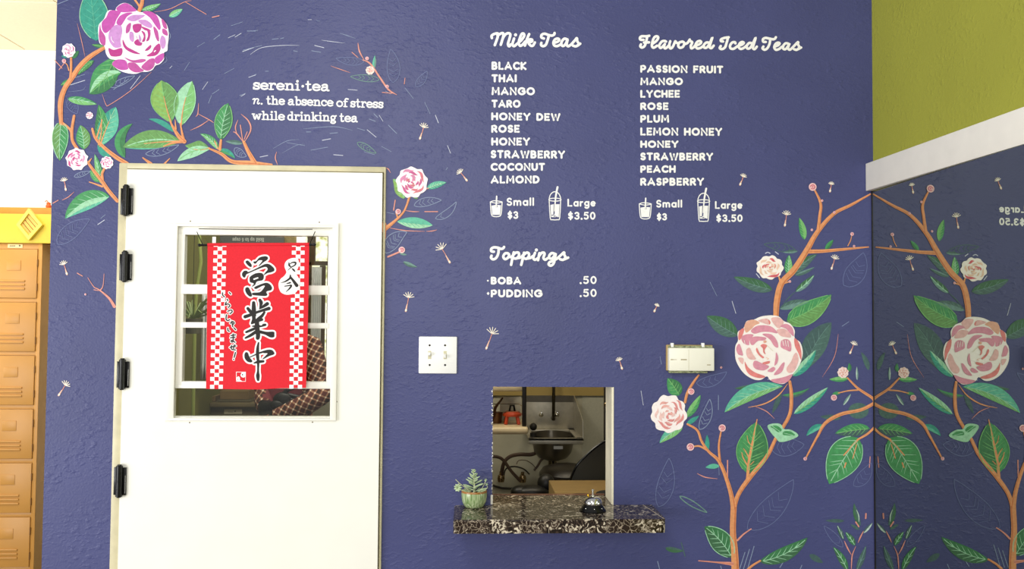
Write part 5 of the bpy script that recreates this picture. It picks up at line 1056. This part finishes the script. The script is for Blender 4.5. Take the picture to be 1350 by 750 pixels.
ORG = tag(empty('orange_ornament', tuple(q)), 'little orange ornament on the amber crate beside the wall end', 'ornament')
b = MB(); b.lathe([(0, 0), (.012, 0), (.016, .012), (.010, .024), (.013, .03), (0, .036)], q, 16); b.build('ornament_body', mat('orange_red', 'd8622a', .5), ORG)
b = MB(); b.tube([q + Vector((0, 0, .03)), q + Vector((-.012, 0, .045)), q + Vector((-.02, 0, .038))], .003, 6); b.build('hook', mat('orange_red', 'd8622a', .5), ORG)

# ------------------------------------------------------------------ kitchen behind the wall
YK = 1.95; KZ = 2.62
KW = mat('kitchen_plaster', 'a8a592', .7, noise=.12, nscale=7, bump=.3); KO = mat('kitchen_olive', '7c7a3c', .6, noise=.05)
tag(MB().box((XL + .0, YK, 0), (XC + .12, YK + .08, KZ)).build('wall_kitchen_back', KW, smooth=False), kind='structure')
tag(MB().box((XL + .001, TH + .0005, 0), (XL + .06, YK, KZ)).build('wall_kitchen_left', KO, smooth=False), kind='structure')
tag(MB().box((XC + .04, TH + .0005, 0), (XC + .12, YK, KZ)).build('wall_kitchen_right', KW, smooth=False), kind='structure')
tag(MB().box((XL, TH + .0005, KZ), (XC + .12, YK + .08, KZ + .05)).build('ceiling_kitchen', KW, smooth=False), kind='structure')
# window with daylight, seen through the right part of the door light
YW = YK
def kb(b, x0, y0, x1, y1, f0, f1, bev=0.0): pbox(b, x0, y0, x1, y1, f0, f1, bev)
KWIN = tag(empty('window_1', tuple(PT(420, 400, YK))), 'kitchen window with white curtains', kind='structure')
m = bpy.data.materials.new('sunlit_garden_outside'); m.use_nodes = True; nt = m.node_tree; nt.nodes.remove(nt.nodes['Principled BSDF']); em = nt.nodes.new('ShaderNodeEmission'); tc = nt.nodes.new('ShaderNodeTexCoord'); n1 = nt.nodes.new('ShaderNodeTexNoise'); n1.inputs['Scale'].default_value = 28; n1.inputs['Detail'].default_value = 5
rr = nt.nodes.new('ShaderNodeValToRGB'); rr.color_ramp.elements[0].position = .38; rr.color_ramp.elements[0].color = lin('a9a862'); rr.color_ramp.elements[1].position = .56; rr.color_ramp.elements[1].color = lin('fdf6d8')
nt.links.new(tc.outputs['Object'], n1.inputs['Vector']); nt.links.new(n1.outputs['Fac'], rr.inputs[0]); nt.links.new(rr.outputs[0], em.inputs[0]); em.inputs[1].default_value = 1.6; nt.links.new(em.outputs[0], nt.nodes['Material Output'].inputs[0])
b = MB(); kb(b, 398, 300, 452, 520, YK - .012, YK - .008); b.build('lit_pane', m, KWIN, smooth=False)
DW = mat('dark_stained_wood', '4c3a18', .5, noise=.2, nscale=20)
b = MB()
for r in [(396, 296, 454, 302), (405.5, 296, 415.5, 345), (405, 344, 454, 350), (432.2, 296, 436, 520), (396, 345, 408, 520), (421.5, 350, 426.5, 520)]: kb(b, *r, YK - .03, YK - .012, .002)
b.build('window_post', DW, KWIN, smooth=False)
CUR = mat('white_curtain', 'dfe2e4', .8, noise=.03)
def curtain(px0, px1, py0, py1, y, label):
    A = PT(px0, py0, y); B = PT(px1, py1, y); b = MB(); n = 40; zs = [A.z + (B.z - A.z) * k / 6 for k in range(7)]; rows = []
    for zq in zs: rows.append([b.bm.verts.new((A.x + (B.x - A.x) * k / n, y + .012 * math.sin(k / n * 5 * 2 * PI) , zq)) for k in range(n + 1)])
    for a_, c_ in zip(rows, rows[1:]):
        for k in range(n): b.bm.faces.new((a_[k], a_[k + 1], c_[k + 1], c_[k]))
    o = b.build('curtain', CUR); tag(o, label, 'curtain', 'white kitchen curtains')
    sm = o.modifiers.new('thickness', 'SOLIDIFY'); sm.thickness = .002
curtain(411, 421.5, 352, 510, YK - .06, 'narrow white curtain behind the right edge of the red banner')
curtain(266.5, 286, 388, 500, 1.25, 'white curtain behind the left edge of the red banner')
# pale green pipe near the olive wall
b = MB(); c = [PT(262, 300, 1.02), PT(265, 345, 1.02), PT(260, 375, 1.02), PT(258, 400, 1.02), PT(256.5, 440, 1.02), PT(255,520,1.02)]; c = [Vector((c[0].x, c[0].y, KZ - .001))] + c + [Vector((c[-1].x, c[-1].y, .0))]; b.tube([tuple(v) for v in c], .0075, 8)
o = b.build('water_pipe', mat('pale_green_pipe', '9aa65a', .5)); tag(o, 'pale green upright pipe seen through the left side of the door window', 'pipe')
# hanging fern
HP = tag(empty('hanging_fern', tuple(PT(252, 415, .8))), 'small green fern behind the second pane of the door window', 'plant')
b = MB(); q = PT(254, 420, .8); b.lathe([(0, -.06), (.03, -.06), (.04, 0), (.035, 0), (0, -.01)], q, 16); b.build('fern_pot', mat('fern_pot_clay', '6b6a58', .6), HP)
rf = random.Random(5); b = MB()
for k in range(26):
    a = rf.uniform(0, 2 * PI); L = rf.uniform(.05, .12); e_ = Vector((math.cos(a) * L, math.sin(a) * L * .5, rf.uniform(.0, .10))); b.tube([q, q + e_ * .6 + Vector((0, 0, .02)), q + e_], [.003, .004, .001], 4)
o = b.build('fern_frond', mat('fern_green', '8a9c62', .5), HP); o['kind'] = 'stuff'
b = MB(); b.tube([(q.x, q.y, q.z + .0), (q.x, q.y, KZ)], .0012, 6); b.build('hanging_cord', mat('black_post', '1d1a16', .4), HP)
# grey sign board, upside down, above the banner
q = PT(340, 316, YK - .35); SB = tag(empty('upturned_sign', tuple(q)), 'dark grey sign board with upside-down white writing above the red banner', 'sign')
b = MB(); kb(b, 290, 306, 374, 336, YK - .35, YK - .34, .001); kb(b, 300, 300, 301, 307, YK - .345, YK - .343); b.build('board', mat('slate_grey_board', '5a5d5e', .5), SB, smooth=False)
b = MB(); kb(b, 375, 300, 392, 340, YK - .3, YK - .25, .001); b.build('board_bracket', mat('speckled_tan_board', '9a8752', .6, noise=.3, nscale=60), SB, smooth=False)
f = Flat(YK - .35, .001); tw = mat('sign_white', 'c9cccb', .6)
class _rot:   # the writing is turned half a turn on the board
    pass
g = Flat(0, 0)
def rotf(x, y): return (2 * 328 - x, 2 * 315.5 - y)
_old = f.stroke; f.stroke = lambda pts, ww, mt, sm=5, caps=True: _old([rotf(*p) for p in pts], ww, mt, sm, caps)
text_slab(f, 'Hold up to 6 cups', 308, 349, 317, 3.1, .85, .2, 0, tw) ; f.build('sign_lettering', SB)
# brown cartons and cabinet behind the lower pane
CB = mat('brown_cardboard', '80673f', .8, noise=.12, nscale=12); CB2 = mat('tan_cardboard', '8a714c', .8, noise=.1, nscale=12); CB3 = mat('olive_brown_laminate', '5f573c', .6, noise=.1, nscale=10)
def carton(x0, y0, x1, y1, f0, dep, mt, lab, floor_z=None):
    A = PT(x0, y0, f0); B = PT(x1, y1, f0); z0 = B.z if floor_z is None else floor_z
    b = MB(); b.box((A.x, f0, z0), (B.x, f0 + dep, A.z), .002); o = b.build('carton', mt, smooth=False); tag(o, lab, 'carton', 'cartons behind the lower door pane')
    b = MB(); xm = (A.x + B.x) / 2; b.box((A.x + .002, f0 - .0006, A.z - (A.z - z0) * .5 - .001), (B.x - .002, f0 - .0001, A.z - (A.z - z0) * .5 + .001)); b.build('carton_seam', mat('carton_seam', '3d3220', .8), o, smooth=False)
    return o
cab = tag(empty('kitchen_cabinet', (PT(300, 560, YK - .45).x, YK - .45, 0)), 'olive brown kitchen cabinet behind the lower door pane', 'cabinet')
A = PT(210, 536, YK - .45); B = PT(345, 536, YK - .45); MB().box((XL + .062, YK - .45, 0.0), (B.x, YK - .01, A.z), .003).build('cabinet_body', CB3, cab)
MB().box((XL + .062, YK - .47, A.z + .0003), (B.x + .01, YK - .01, A.z + .02), .003).build('cabinet_top', mat('worn_laminate_top', '7b6c4a', .5, noise=.1), cab)
b = MB(); kb(b, 295.5, 539.6, 319, 545.6, YK - .452, YK - .4505); lb = b.build('label_card', mat('white_label_card', 'c4bba0', .6), cab, smooth=False); f = Flat(YK - .452, .0004); f.dot(310, 542.2, .9, INK); f.stroke([(301, 543), (307, 543)], .5, INK, 0); f.build('label_print', lb)
zt_ = A.z + .0205
def onshelf(x0, x1, ytop, f0, dep, mt, lab, zb=None):
    A_ = PT(x0, ytop, f0); B_ = PT(x1, ytop, f0); b = MB(); z0 = zt_ if zb is None else zb; b.box((A_.x, f0, z0 + .0004), (B_.x, f0 + dep, A_.z), .002); o = b.build('carton', mt, smooth=False); tag(o, lab, 'carton', 'cartons behind the lower door pane'); return A_.z
onshelf(246, 284, 522, YK - .42, .25, CB, 'low brown carton left of the white label'); z2 = onshelf(286, 330, 527, YK - .44, .25, CB3, 'flat olive brown carton above the white label'); onshelf(290, 328, 515, YK - .43, .2, CB, 'dark brown carton, upper one above the white label', z2)
carton(357, 528, 368, 560, YK - .35, .3, CB2, 'tan carton left of the plaid sleeve', 0.0)
# ---- sink
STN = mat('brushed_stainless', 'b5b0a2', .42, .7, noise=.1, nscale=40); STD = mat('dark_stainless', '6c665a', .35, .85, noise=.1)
YS = 1.55; SK = tag(empty('hand_sink', tuple(PT(733, 580, YS))), 'stainless wall hand sink with splash guards seen through the serving hatch', 'sink')
def ppt(px, py, y): return PT(px, py, y)
A = PT(697, 578, YS); B = PT(769.5, 585.5, YS); xa, xb, z_t, z_b = A.x, B.x, A.z, B.z; yb = YK - .002
b = MB(); b.box((xa, YS, z_b), (xb, YS + .012, z_t), .002)                        # front apron
b.box((xa, YS, z_t - .012), (xa + .03, yb, z_t), .002); b.box((xb - .035, YS, z_t - .012), (xb, yb, z_t), .002); b.box((xa, YS, z_t - .012), (xb, YS + .035, z_t), .002); b.box((xa, yb - .06, z_t - .012), (xb, yb, z_t), .002); b.build('basin_rim', STN, SK)
cx = (xa + xb) / 2; cyb = (YS + .035 + yb - .06) / 2; rxb = (xb - xa) / 2 - .036; ryb = (yb - .06 - YS - .035) / 2
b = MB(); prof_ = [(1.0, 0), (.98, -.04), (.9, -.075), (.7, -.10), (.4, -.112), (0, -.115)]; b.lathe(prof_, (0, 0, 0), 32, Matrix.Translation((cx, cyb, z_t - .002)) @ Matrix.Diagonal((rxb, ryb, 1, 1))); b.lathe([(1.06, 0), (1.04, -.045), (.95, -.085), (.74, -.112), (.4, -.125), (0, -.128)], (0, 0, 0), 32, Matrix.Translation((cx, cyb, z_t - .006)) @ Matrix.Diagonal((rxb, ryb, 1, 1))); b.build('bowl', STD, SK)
zsp = PT(730, 521, yb).z; b = MB(); b.box((xa + .0, yb - .012, z_t), (xb, yb, zsp), .002); bs = b.build('backsplash', STN, SK)
b = MB(); b.prism([(xb - .004, yb, zsp), (xb - .004, yb - .02, zsp), (xb - .004, YS + .02, zsp - .09), (xb - .004, YS + .005, z_t), (xb - .004, yb, z_t)], (.004, 0, 0)); b.build('side_splash', STN, SK, smooth=False)
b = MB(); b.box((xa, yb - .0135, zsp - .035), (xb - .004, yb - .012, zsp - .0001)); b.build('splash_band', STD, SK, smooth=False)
fx = PT(728.5, 550, yb).x; fz = PT(728.5, 552, yb - .05).z; b = MB(); b.tube([(fx, yb - .012, fz), (fx, yb - .05, fz), (fx, yb - .055, fz + .02), (fx, yb - .055, fz + .22), (fx + .004, yb - .09, fz + .27), (fx + .008, yb - .14, fz + .26), (fx + .008, yb - .15, fz + .19)], [.012, .011, .0085, .0085, .0085, .0085, .009], 12); b.build('faucet', mat('dark_chrome', '6a6458', .15, 1.0), SK)
for px in (713.5, 734.5):
    hx = PT(px, 547, yb - .05).x; hz = PT(px, 547, yb - .05).z; b = MB(); b.ball((hx, yb - .05, hz), .013, 12); b.tube([(hx, yb - .012, hz - .005), (hx, yb - .05, hz)], .009, 10); b.box((hx - .004, yb - .075, hz - .003), (hx + .004, yb - .045, hz + .022), .002); b.build('faucet_handle', CHR, SK)
b = MB(); kb(b, 730, 588, 742, 592, YS + .026, YS + .030); q = PT(736, 589.5, YS + .02); b.build('white_sticker', mat('sticker', 'd9d7cf', .5), SK, smooth=False)
q = PT(703, 562.5, YS + .06); b = MB(); b.ball(q, .019, 14); b.lathe([(0, 0), (.016, 0), (.016, .02), (0, .022)], (q.x, q.y, z_t + .0005), 14); o = b.build('rubber_stopper', mat('black_rubber', '16130f', .6)); tag(o, 'round black rubber stopper on the left corner of the sink', 'stopper')
b = MB(); b.tube([(cx, cyb, z_t - .125), (cx, cyb, z_t - .20)], .022, 14); b.build('drain', mat('dark_chrome', '6a6458', .15, 1.0), SK)
# ---- rack on the left of the hatch
RK = tag(empty('dish_rack', tuple(PT(670, 570, 1.25))), 'cream dish rack shelves at the left of the serving hatch', 'rack')
RC = mat('cream_enamel', 'd6c39c', .3, noise=.08); yr = 1.20
zr = PT(670, 563, yr).z; xr = PT(697, 565, yr).x; xl0 = PT(560, 565, yr).x
b = MB(); b.box((xl0, yr, PT(670, 573, yr).z), (xr, yr + .35, zr), .014, seg=4); b.build('rack_shelf', RC, RK)
b = MB(); b.box((xl0, yr + .05, PT(670, 516, yr + .05).z), (PT(690, 512, yr).x, yr + .35, PT(670, 510, yr + .05).z + .004), .006); b.build('rack_shelf', RC, RK)
b = MB(); pxa = PT(688.5, 540, yr + .02); pxb = PT(694, 540, yr + .02); b.box((pxa.x, yr + .02, zr + .0004), (pxb.x, yr + .05, zr + .5), .003); b.build('rack_post', mat('black_post', '1d1a16', .4), RK)
for yy_ in (yr + .03, yr + .31): MB().box((xl0 + .01, yy_, 0), (xl0 + .035, yy_ + .025, zr - .005), .003).build('rack_leg', mat('black_post', '1d1a16', .4), RK)
b = MB()
for py in (532.5, 543): c = [PT(650, py, yr + .1), PT(684, py, yr + .1), PT(690, py + 4, yr + .08)]; b.tube([tuple(v) for v in c], .002, 6)
b.build('wire_rail', CHR, RK)
b = MB(); q = PT(674, 562, yr + .2); zz_ = zr + .001; b.box((PT(659, 540, yr + .26).x, yr + .26, zz_), (PT(687, 540, yr + .26).x, yr + .27, PT(674, 523, yr + .26).z), .001); o = b.build('paper_notice', mat('wrinkled_white_paper', 'c9c6b8', .6, noise=.15, nscale=30)); tag(o, 'white paper sheet standing at the back of the dish rack', 'paper')
ST = tag(empty('orange_strainer', (q.x, yr + .14, zr)), 'orange plastic strainer stool on the dish rack', 'strainer')
OR_ = mat('orange_red_plastic', 'b8401c', .4); cx_, cy_ = PT(675, 560, yr + .12).x, yr + .12
b = MB(); b.lathe([(0, .060), (.034, .058), (.044, .048), (.044, .038), (.036, .036), (0, .040)], (cx_, cy_, zr), 20); b.build('strainer_bowl', OR_, ST)
zr0 = zr; zr = zr + .001
for k in range(4): a = PI / 4 + k * PI / 2; b = MB(); b.tube([(cx_ + .03 * math.cos(a), cy_ + .03 * math.sin(a), zr + .045), (cx_ + .044 * math.cos(a), cy_ + .044 * math.sin(a), zr + .0)], .008, 8); b.build('leg', OR_, ST)
b = MB(); b.tube([(cx_ - .012, cy_ - .0, zr + .058), (cx_ - .008, cy_, zr + .084), (cx_ + .008, cy_, zr + .084), (cx_ + .012, cy_, zr + .058)], .005, 8); b.build('handle', BLACK, ST)
b = MB(); A = PT(663, 524, yr + .08); B = PT(653, 537, yr + .08); b.tube([tuple(A), tuple(B), (B.x - .015, B.y, zr + .01)], [.004, .007, .008], 8); o = b.build('kitchen_tongs', mat('dark_tool_steel', '4a3424', .3, .8)); tag(o, 'dark kitchen tongs leaning in the left of the dish rack', 'tongs')
b = MB(); q = PT(654, 556, yr + .15); b.lathe([(0, 0), (.025, 0), (.032, .05), (.030, .05), (.02, .005), (0, .004)], (q.x, q.y, zr + .0005), 18); o = b.build('steel_cup', mat('brown_steel', '6a4c34', .3, .8)); tag(o, 'small brown steel cup at the left end of the dish rack', 'cup')
# ---- hoses, valves, bag, can, panel, carton
HO = mat('brown_hose', '4a3526', .45); HD = mat('dark_hose', '201b16', .5)
def hose(pts, r, y, lab, mt):
    pts = smooth(pts, 5); b = MB(); b.tube([tuple(PT(x, yy, y)) for x, yy in pts], r, 8); o = b.build('water_hose', mt); tag(o, lab, 'hose')
hose([(640, 602), (655, 602), (664, 607), (674, 621), (686, 634)], .0085, 1.80, 'brown hose running down from the left edge of the hatch', HO)
hose([(708, 596), (700, 599), (684, 599), (672, 602), (664, 611), (661, 628)], .010, 1.84, 'thick brown hose looping from the sink bowl to the left valve', HO)
hose([(722, 602), (714, 606), (709, 614), (704, 620)], .006, 1.86, 'short dark hose below the sink drain', HO)
hose([(664, 630), (667, 618), (678, 615), (690, 618), (698, 625)], .004, 1.88, 'thin dark hose arching between the two valves', HD)
hose([(681, 612), (684, 607), (694, 607), (703, 613), (706, 618)], .002, 1.90, 'thin wire loop on the wall under the sink', HO)
hose([(648, 639), (660, 643), (676, 644), (690, 645)], .006, 1.943, 'black cable running along the bottom of the hatch', HD)
VB = mat('old_chrome', 'a08a6a', .22, 1.0)
for (x, y, lab) in ((660.5, 630.5, 'chrome stop valve at the left under the hoses'), (689, 631, 'chrome stop valve at the foot of the crossing hose')):
    q = PT(x, y, 1.84); b = MB(); b.lathe([(0, -.02), (.016, -.018), (.02, 0), (.016, .016), (.009, .02), (.009, .035), (0, .036)], q, 16); b.tube([q, (q.x, YK - .001, q.z)], .008, 8); b.ball((q.x, q.y - .02, q.z + .004), .010, 10); o = b.build('stop_valve', VB); tag(o, lab, 'valve', 'stop valves under the sink')
BK = mat('black_plastic_bag', '0f0e0c', .45, bump=.6, bscale=30)
q = PT(701, 648, 1.10); b = MB(); b.ball(q, .06, 18, (1.3, .8, .5)); b.ball(q + Vector((-.05, 0, .0)), .04, 14, (1.1, .9, .7)); b.ball(q + Vector((.065, .02, .03)), .045, 14, (.9, .8, 1.0)); b.lathe([(0, 0), (.07, 0), (.07, q.z - .02), (0, q.z - .02)], (q.x, q.y, 0), 16); o = b.build('rubbish_bag', BK); tag(o, 'black rubbish bag at the bottom of the hatch left of the carton', 'bag')
q = PT(747, 620, 1.42); b = MB(); TC = tag(empty('rubbish_bin', (q.x, 1.42, 0)), 'round black rubbish bin below the sink drain', 'bin')
b.lathe([(0, .002), (.10, .002), (.125, q.z - .03), (0, q.z - .03)], (q.x, 1.42, 0), 28); b.build('bin_body', BK, TC)
b = MB(); b.lathe([(.13, -.03), (.132, -.012), (.115, .012), (.07, .026), (0, .03)], (q.x, 1.42, q.z), 28); b.build('bin_lid', mat('brown_black_lid', '1d1712', .4), TC)
GP = mat('frp_wall_panel', 'a8a797', .5, noise=.06, nscale=90); A = PT(768, 512, YK - .004); B = PT(796, 604, YK - .004); MB().box((A.x, YK - .004, B.z), (B.x, YK - .0005, KZ - .3)).build('trim_3', GP, smooth=False); bpy.data.objects['trim_3']['kind'] = 'structure'
o = MB().box((PT(640, 604, YK).x, YK - .014, PT(700, 521, YK).z), (PT(796, 604, YK).x, YK - .0045, PT(700, 500, YK).z + .0)).build('trim_4', mat('tan_wood_rail', 'a08a50', .5), smooth=False); tag(o, kind='structure')
PD = tag(empty('kitchen_shelf_post', (PT(799, 560, 1.0).x, 1.0, 0)), 'dark upright shelf post at the right of the serving hatch', 'post')
A = PT(797, 560, 1.0); B = PT(802.6, 560, 1.0); MB().box((A.x, 1.0, 0), (B.x + .02, 1.03, 2.0), .003).build('post', mat('black_post', '1d1a16', .4), PD)
for py in (533, 590): q = PT(799, py, .995); b = MB(); b.ball(q, .010, 10); b.build('clip', mat('old_chrome', 'a08a6a', .22, 1.0), PD)
yt = .86; b = MB(); c = [PT(750, 636, yt), PT(760, 614, yt), PT(772, 601, yt), (PT(787, 588, yt)), PT(803, 579, yt), PT(840, 566, yt), PT(840, 760, yt), PT(750, 760, yt)]
cc = [(v.x, v.z) for v in c]; top_ = smooth(cc[:6], 5); b.prism([(x, yt, z_) for x, z_ in top_ + cc[6:]], (0, .02, 0)); o = b.build('round_board', mat('dark_olive_board', '37352a', .5, noise=.08)); tag(o, 'dark round-edged board leaning at the lower right of the hatch', 'board')
b = MB(); q0 = [(v[0], yt - .002, v[1]) for v in top_]; b.tube(q0, .005, 8); b.build('board_rim', BLACK, o)
zb_ = HE - (633 - 419.5) / 1150 * (D + .78); A = PT(723.5, 633, .78); B = PT(835, 633, .78)
CX = tag(empty('tan_carton', (A.x, .5, 0)), 'tan cardboard carton behind the call bell', 'carton')
MB().box((A.x, .30, 0), (B.x, .78, A.z), .003).build('carton_body', mat('tan_carton_top', '8f7444', .7, noise=.08), CX)
b = MB(); b.box((A.x, .53, A.z + .0002), (B.x, .54, A.z + .0008)); b.build('tape', mat('packing_tape', 'a08550', .3), CX, smooth=False)
q = PT(800, 650, .42); b = MB(); b.ball((q.x, .45, A.z + .012), .03, 14, (1.2, .8, .4)); b.ball((q.x - .09, .45, A.z + .006), .03, 14, (2.0, .8, .2)); o = b.build('dark_cloth', mat('black_cloth', '14110e', .8)); tag(o, 'crumpled black cloth lying on the tan carton by the bell', 'cloth')

# ------------------------------------------------------------------ the person behind the door window
YP = 1.28
def pp(px, py, y=YP): return PT(px, py, y)
sk_v = []; sk_e = []; sk_r = []
def sv(p, r, par=None):
    sk_v.append(tuple(p)); sk_r.append(r); i = len(sk_v) - 1
    if par is not None: sk_e.append((par, i))
    return i
X0 = pp(379, 520).x; zc_ = 1.0
pel = sv((X0, YP,   .93), .115); sp1 = sv((X0, YP - .01, 1.08), .105, pel); sp2 = sv((X0, YP, 1.22), .115, sp1); ch = sv((X0, YP + .005, 1.34), .11, sp2); nb = sv((X0, YP + .01, 1.43), .055, ch); nk = sv((X0, YP - .0, 1.50), .052, nb)
h1 = sv((X0, YP - .015, 1.56), .075, nk); h2 = sv((X0, YP - .01, 1.63), .088, h1); h3 = sv((X0, YP, 1.69), .065, h2)
for s in (-1, 1):
    a = sv((X0 + s * .09, YP, .88), .095, pel); k_ = sv((X0 + s * .10, YP - .01, .50), .062, a); an = sv((X0 + s * .10, YP + .01, .09), .042, k_); sv((X0 + s * .11, YP - .10, .035), .032, an)
# arms folded in front
shR = sv((X0 + .120, YP - .06, 1.37), .052, ch); elR = sv((X0 + .175, YP - .12, 1.145), .048, shR); fR = sv((X0 + .07, YP - .22, 1.09), .046, elR); wR = sv((X0 - .05, YP - .21, 1.055), .038, fR)
shL = sv((X0 - .105, YP + .05, 1.37), .050, ch); elL = sv((X0 - .10, YP - .04, 1.13), .044, shL); fL = sv((X0 - .07, YP - .14, 1.10), .040, elL); wL = sv((X0 - .05, YP - .185, 1.10), .032, fL)
hR = sv((X0 - .09, YP - .205, 1.06), .028, wR); hL = sv((X0 + .0, YP - .215, 1.115), .027, wL)
def finger(root, pts, r): 
    pr = root
    for p in pts: pr = sv(p, r, pr)
me = bpy.data.meshes.new('body_skeleton'); me.from_pydata(sk_v, sk_e, []); so = bpy.data.objects.new('body_skeleton', me); COL.objects.link(so)
md = so.modifiers.new('skin', 'SKIN'); md.use_smooth_shade = True
for i, v in enumerate(me.skin_vertices[0].data): v.radius = (sk_r[i], sk_r[i] * (.72 if i in (pel, sp1, sp2, ch) else 1)); v.use_root = (i == pel)
ss = so.modifiers.new('sub', 'SUBSURF'); ss.levels = 2; ss.render_levels = 2
dg = bpy.context.evaluated_depsgraph_get(); bme = bpy.data.meshes.new_from_object(so.evaluated_get(dg)); bpy.data.objects.remove(so)
SKIN = mat('skin', 'c08e70', .5); MAR = mat('maroon_shirt', '7a3038', .8, noise=.1, nscale=14); DEN = mat('dark_denim', '2b3040', .8, noise=.1); GLV = mat('black_glove', '0e0d0c', .5); SHO = mat('dark_shoe', '1c1815', .5)
# plaid
m = bpy.data.materials.new('plaid_flannel'); m.use_nodes = True; nt = m.node_tree; pb = nt.nodes['Principled BSDF']; pb.inputs['Roughness'].default_value = .85; tc = nt.nodes.new('ShaderNodeTexCoord')
mp = nt.nodes.new('ShaderNodeMapping'); mp.inputs['Rotation'].default_value = (0, math.radians(-25), 0); nt.links.new(tc.outputs['Object'], mp.inputs['Vector']); sx = nt.nodes.new('ShaderNodeSeparateXYZ'); nt.links.new(mp.outputs[0], sx.inputs[0])
def mth(op, a_, b_):
    n = nt.nodes.new('ShaderNodeMath'); n.operation = op
    for i, v in enumerate((a_, b_)):
        if isinstance(v, (int, float)): n.inputs[i].default_value = v
        else: nt.links.new(v, n.inputs[i])
    return n.outputs[0]
def stripe(src, freq, duty): return mth('LESS_THAN', mth('FRACT', mth('MULTIPLY', mth('ADD', src, 10.0), freq), 0), duty)
s1_ = stripe(sx.outputs[0], 42.0, .26); s2_ = stripe(sx.outputs[2], 42.0, .26); d1 = stripe(sx.outputs[0], 21.0, .4); both = mth('MULTIPLY', s1_, s2_); one = mth('MAXIMUM', s1_, s2_)
m1 = nt.nodes.new('ShaderNodeMix'); m1.data_type = 'RGBA'; m1.inputs['A'].default_value = lin('5e2a24'); m1.inputs['B'].default_value = lin('3a2019'); nt.links.new(d1, m1.inputs['Factor'])
m2 = nt.nodes.new('ShaderNodeMix'); m2.data_type = 'RGBA'; m2.inputs['B'].default_value = lin('a87a62'); nt.links.new(one, m2.inputs['Factor']); nt.links.new(m1.outputs['Result'], m2.inputs['A'])
m3 = nt.nodes.new('ShaderNodeMix'); m3.data_type = 'RGBA'; m3.inputs['B'].default_value = lin('f4e6d2'); nt.links.new(both, m3.inputs['Factor']); nt.links.new(m2.outputs['Result'], m3.inputs['A']); nt.links.new(m3.outputs['Result'], pb.inputs['Base Color'])
PLD = m
bme.materials.clear()
for q_ in (MAR, PLD, SKIN, DEN, GLV, SHO): bme.materials.append(q_)
for p in bme.polygons:
    c = p.center; dxp = c.x - X0
    if c.z > 1.445 and abs(dxp) < .12: k = 2
    elif c.z < .07: k = 5
    elif c.z < .93: k = 3
    elif c.y < YP - .125 and dxp < .02 and dxp > -.14 and (c.z > 1.075 and dxp > -.09 and c.y < YP - .15 and dxp < .02) : k = 4
    elif abs(dxp) > .085 or c.y < YP - .125: k = 1
    else: k = 0
    p.material_index = k; p.use_smooth = True
# eyes, nose, ears and fingers joined to the one body surface
PE = tag(empty('person', (X0, YP, 0)), 'person in maroon shirt and red plaid overshirt, arms folded, behind the door window', 'person')
bo = bpy.data.objects.new('body', bme); COL.objects.link(bo); bo.parent = PE; bo.matrix_parent_inverse = Matrix.Translation(-PE.location)
def part(name, mt, fn):
    b = MB(); fn(b); return b.build(name, mt, PE)
part('nose', SKIN, lambda b: b.ball((X0, YP - .098, 1.605), .016, 10, (.8, 1.1, 1.4)))
for s in (-1, 1):
    part('ear', SKIN, lambda b: b.ball((X0 + s * .086, YP, 1.61), .022, 10, (.4, .8, 1.3))); part('eye', mat('eye_white', 'e8e4dc', .2), lambda b: b.ball((X0 + s * .033, YP - .080, 1.635), .012, 10)); part('pupil', BLACK, lambda b: b.ball((X0 + s * .033, YP - .090, 1.635), .006, 8))
part('mouth', mat('lips', '9a5048', .5), lambda b: b.ball((X0, YP - .088, 1.572), .02, 10, (1.1, .35, .3)))
part('hair', mat('dark_hair', '2a1e16', .6, bump=.5, bscale=200), lambda b: (b.ball((X0, YP + .022, 1.675), .097, 20, (1.0, 1.0, .85)), b.ball((X0, YP + .045, 1.60), .085, 16, (1, .7, 1))))
# gloved hands: left lies over the upper sleeve, right tucks forward at the lower left
def glove(base, dirv, up, s=1.0, n=4):
    base = Vector(base); dirv = Vector(dirv).normalized(); up = Vector(up).normalized(); sd = dirv.cross(up)
    b = MB(); b.ball(base, .034, 14, (1.25, .55, .95))
    for k in range(4):
        L = [.066, .076, .072, .056][k]; o = base + dirv * .022 + up * (.024 - .016 * k); b.tube([o, o + dirv * L * .55 + sd * .003, o + dirv * L * .85 - sd * .004, o + dirv * L - sd * .008], [.0095, .0095, .0085, .006], 8)
    t = base - dirv * .005 + up * .02; b.tube([t, t + dirv * .02 + up * .028, t + dirv * .045 + up * .042], [.011, .0105, .008], 8); return b
q = pp(373, 526.5, YP - .245); glove(q, (1, .0, -.22), (.2, 0, 1)).build('gloved_hand', GLV, PE)
q = pp(366, 534, YP - .25); b = MB(); b.ball(q, .03, 12, (1.2, .6, .8))
for k in range(4): o_ = q + Vector((.01, .0, .016 - .011 * k)); b.tube([o_, o_ + Vector((.035, -.002, -.002)), o_ + Vector((.062 - .004 * k, .004, -.004))], [.009, .0088, .006], 8)
b.build('gloved_hand', GLV, PE)
q = pp(401, 523, YP - .23); b = MB(); b.tube([pp(392, 527, YP - .235), q, pp(409, 519, YP - .22)], [.016, .018, .014], 12); b.build('glove_cuff', GLV, PE)
b = MB(); a_ = [pp(363, 549, YP - .262), pp(385, 541, YP - .268), pp(405, 532, YP - .262), pp(420, 522, YP - .23), pp(432, 512, YP - .17)]; b.tube(a_, [.030, .040, .044, .047, .050], 20); b.build('plaid_sleeve', PLD, PE)
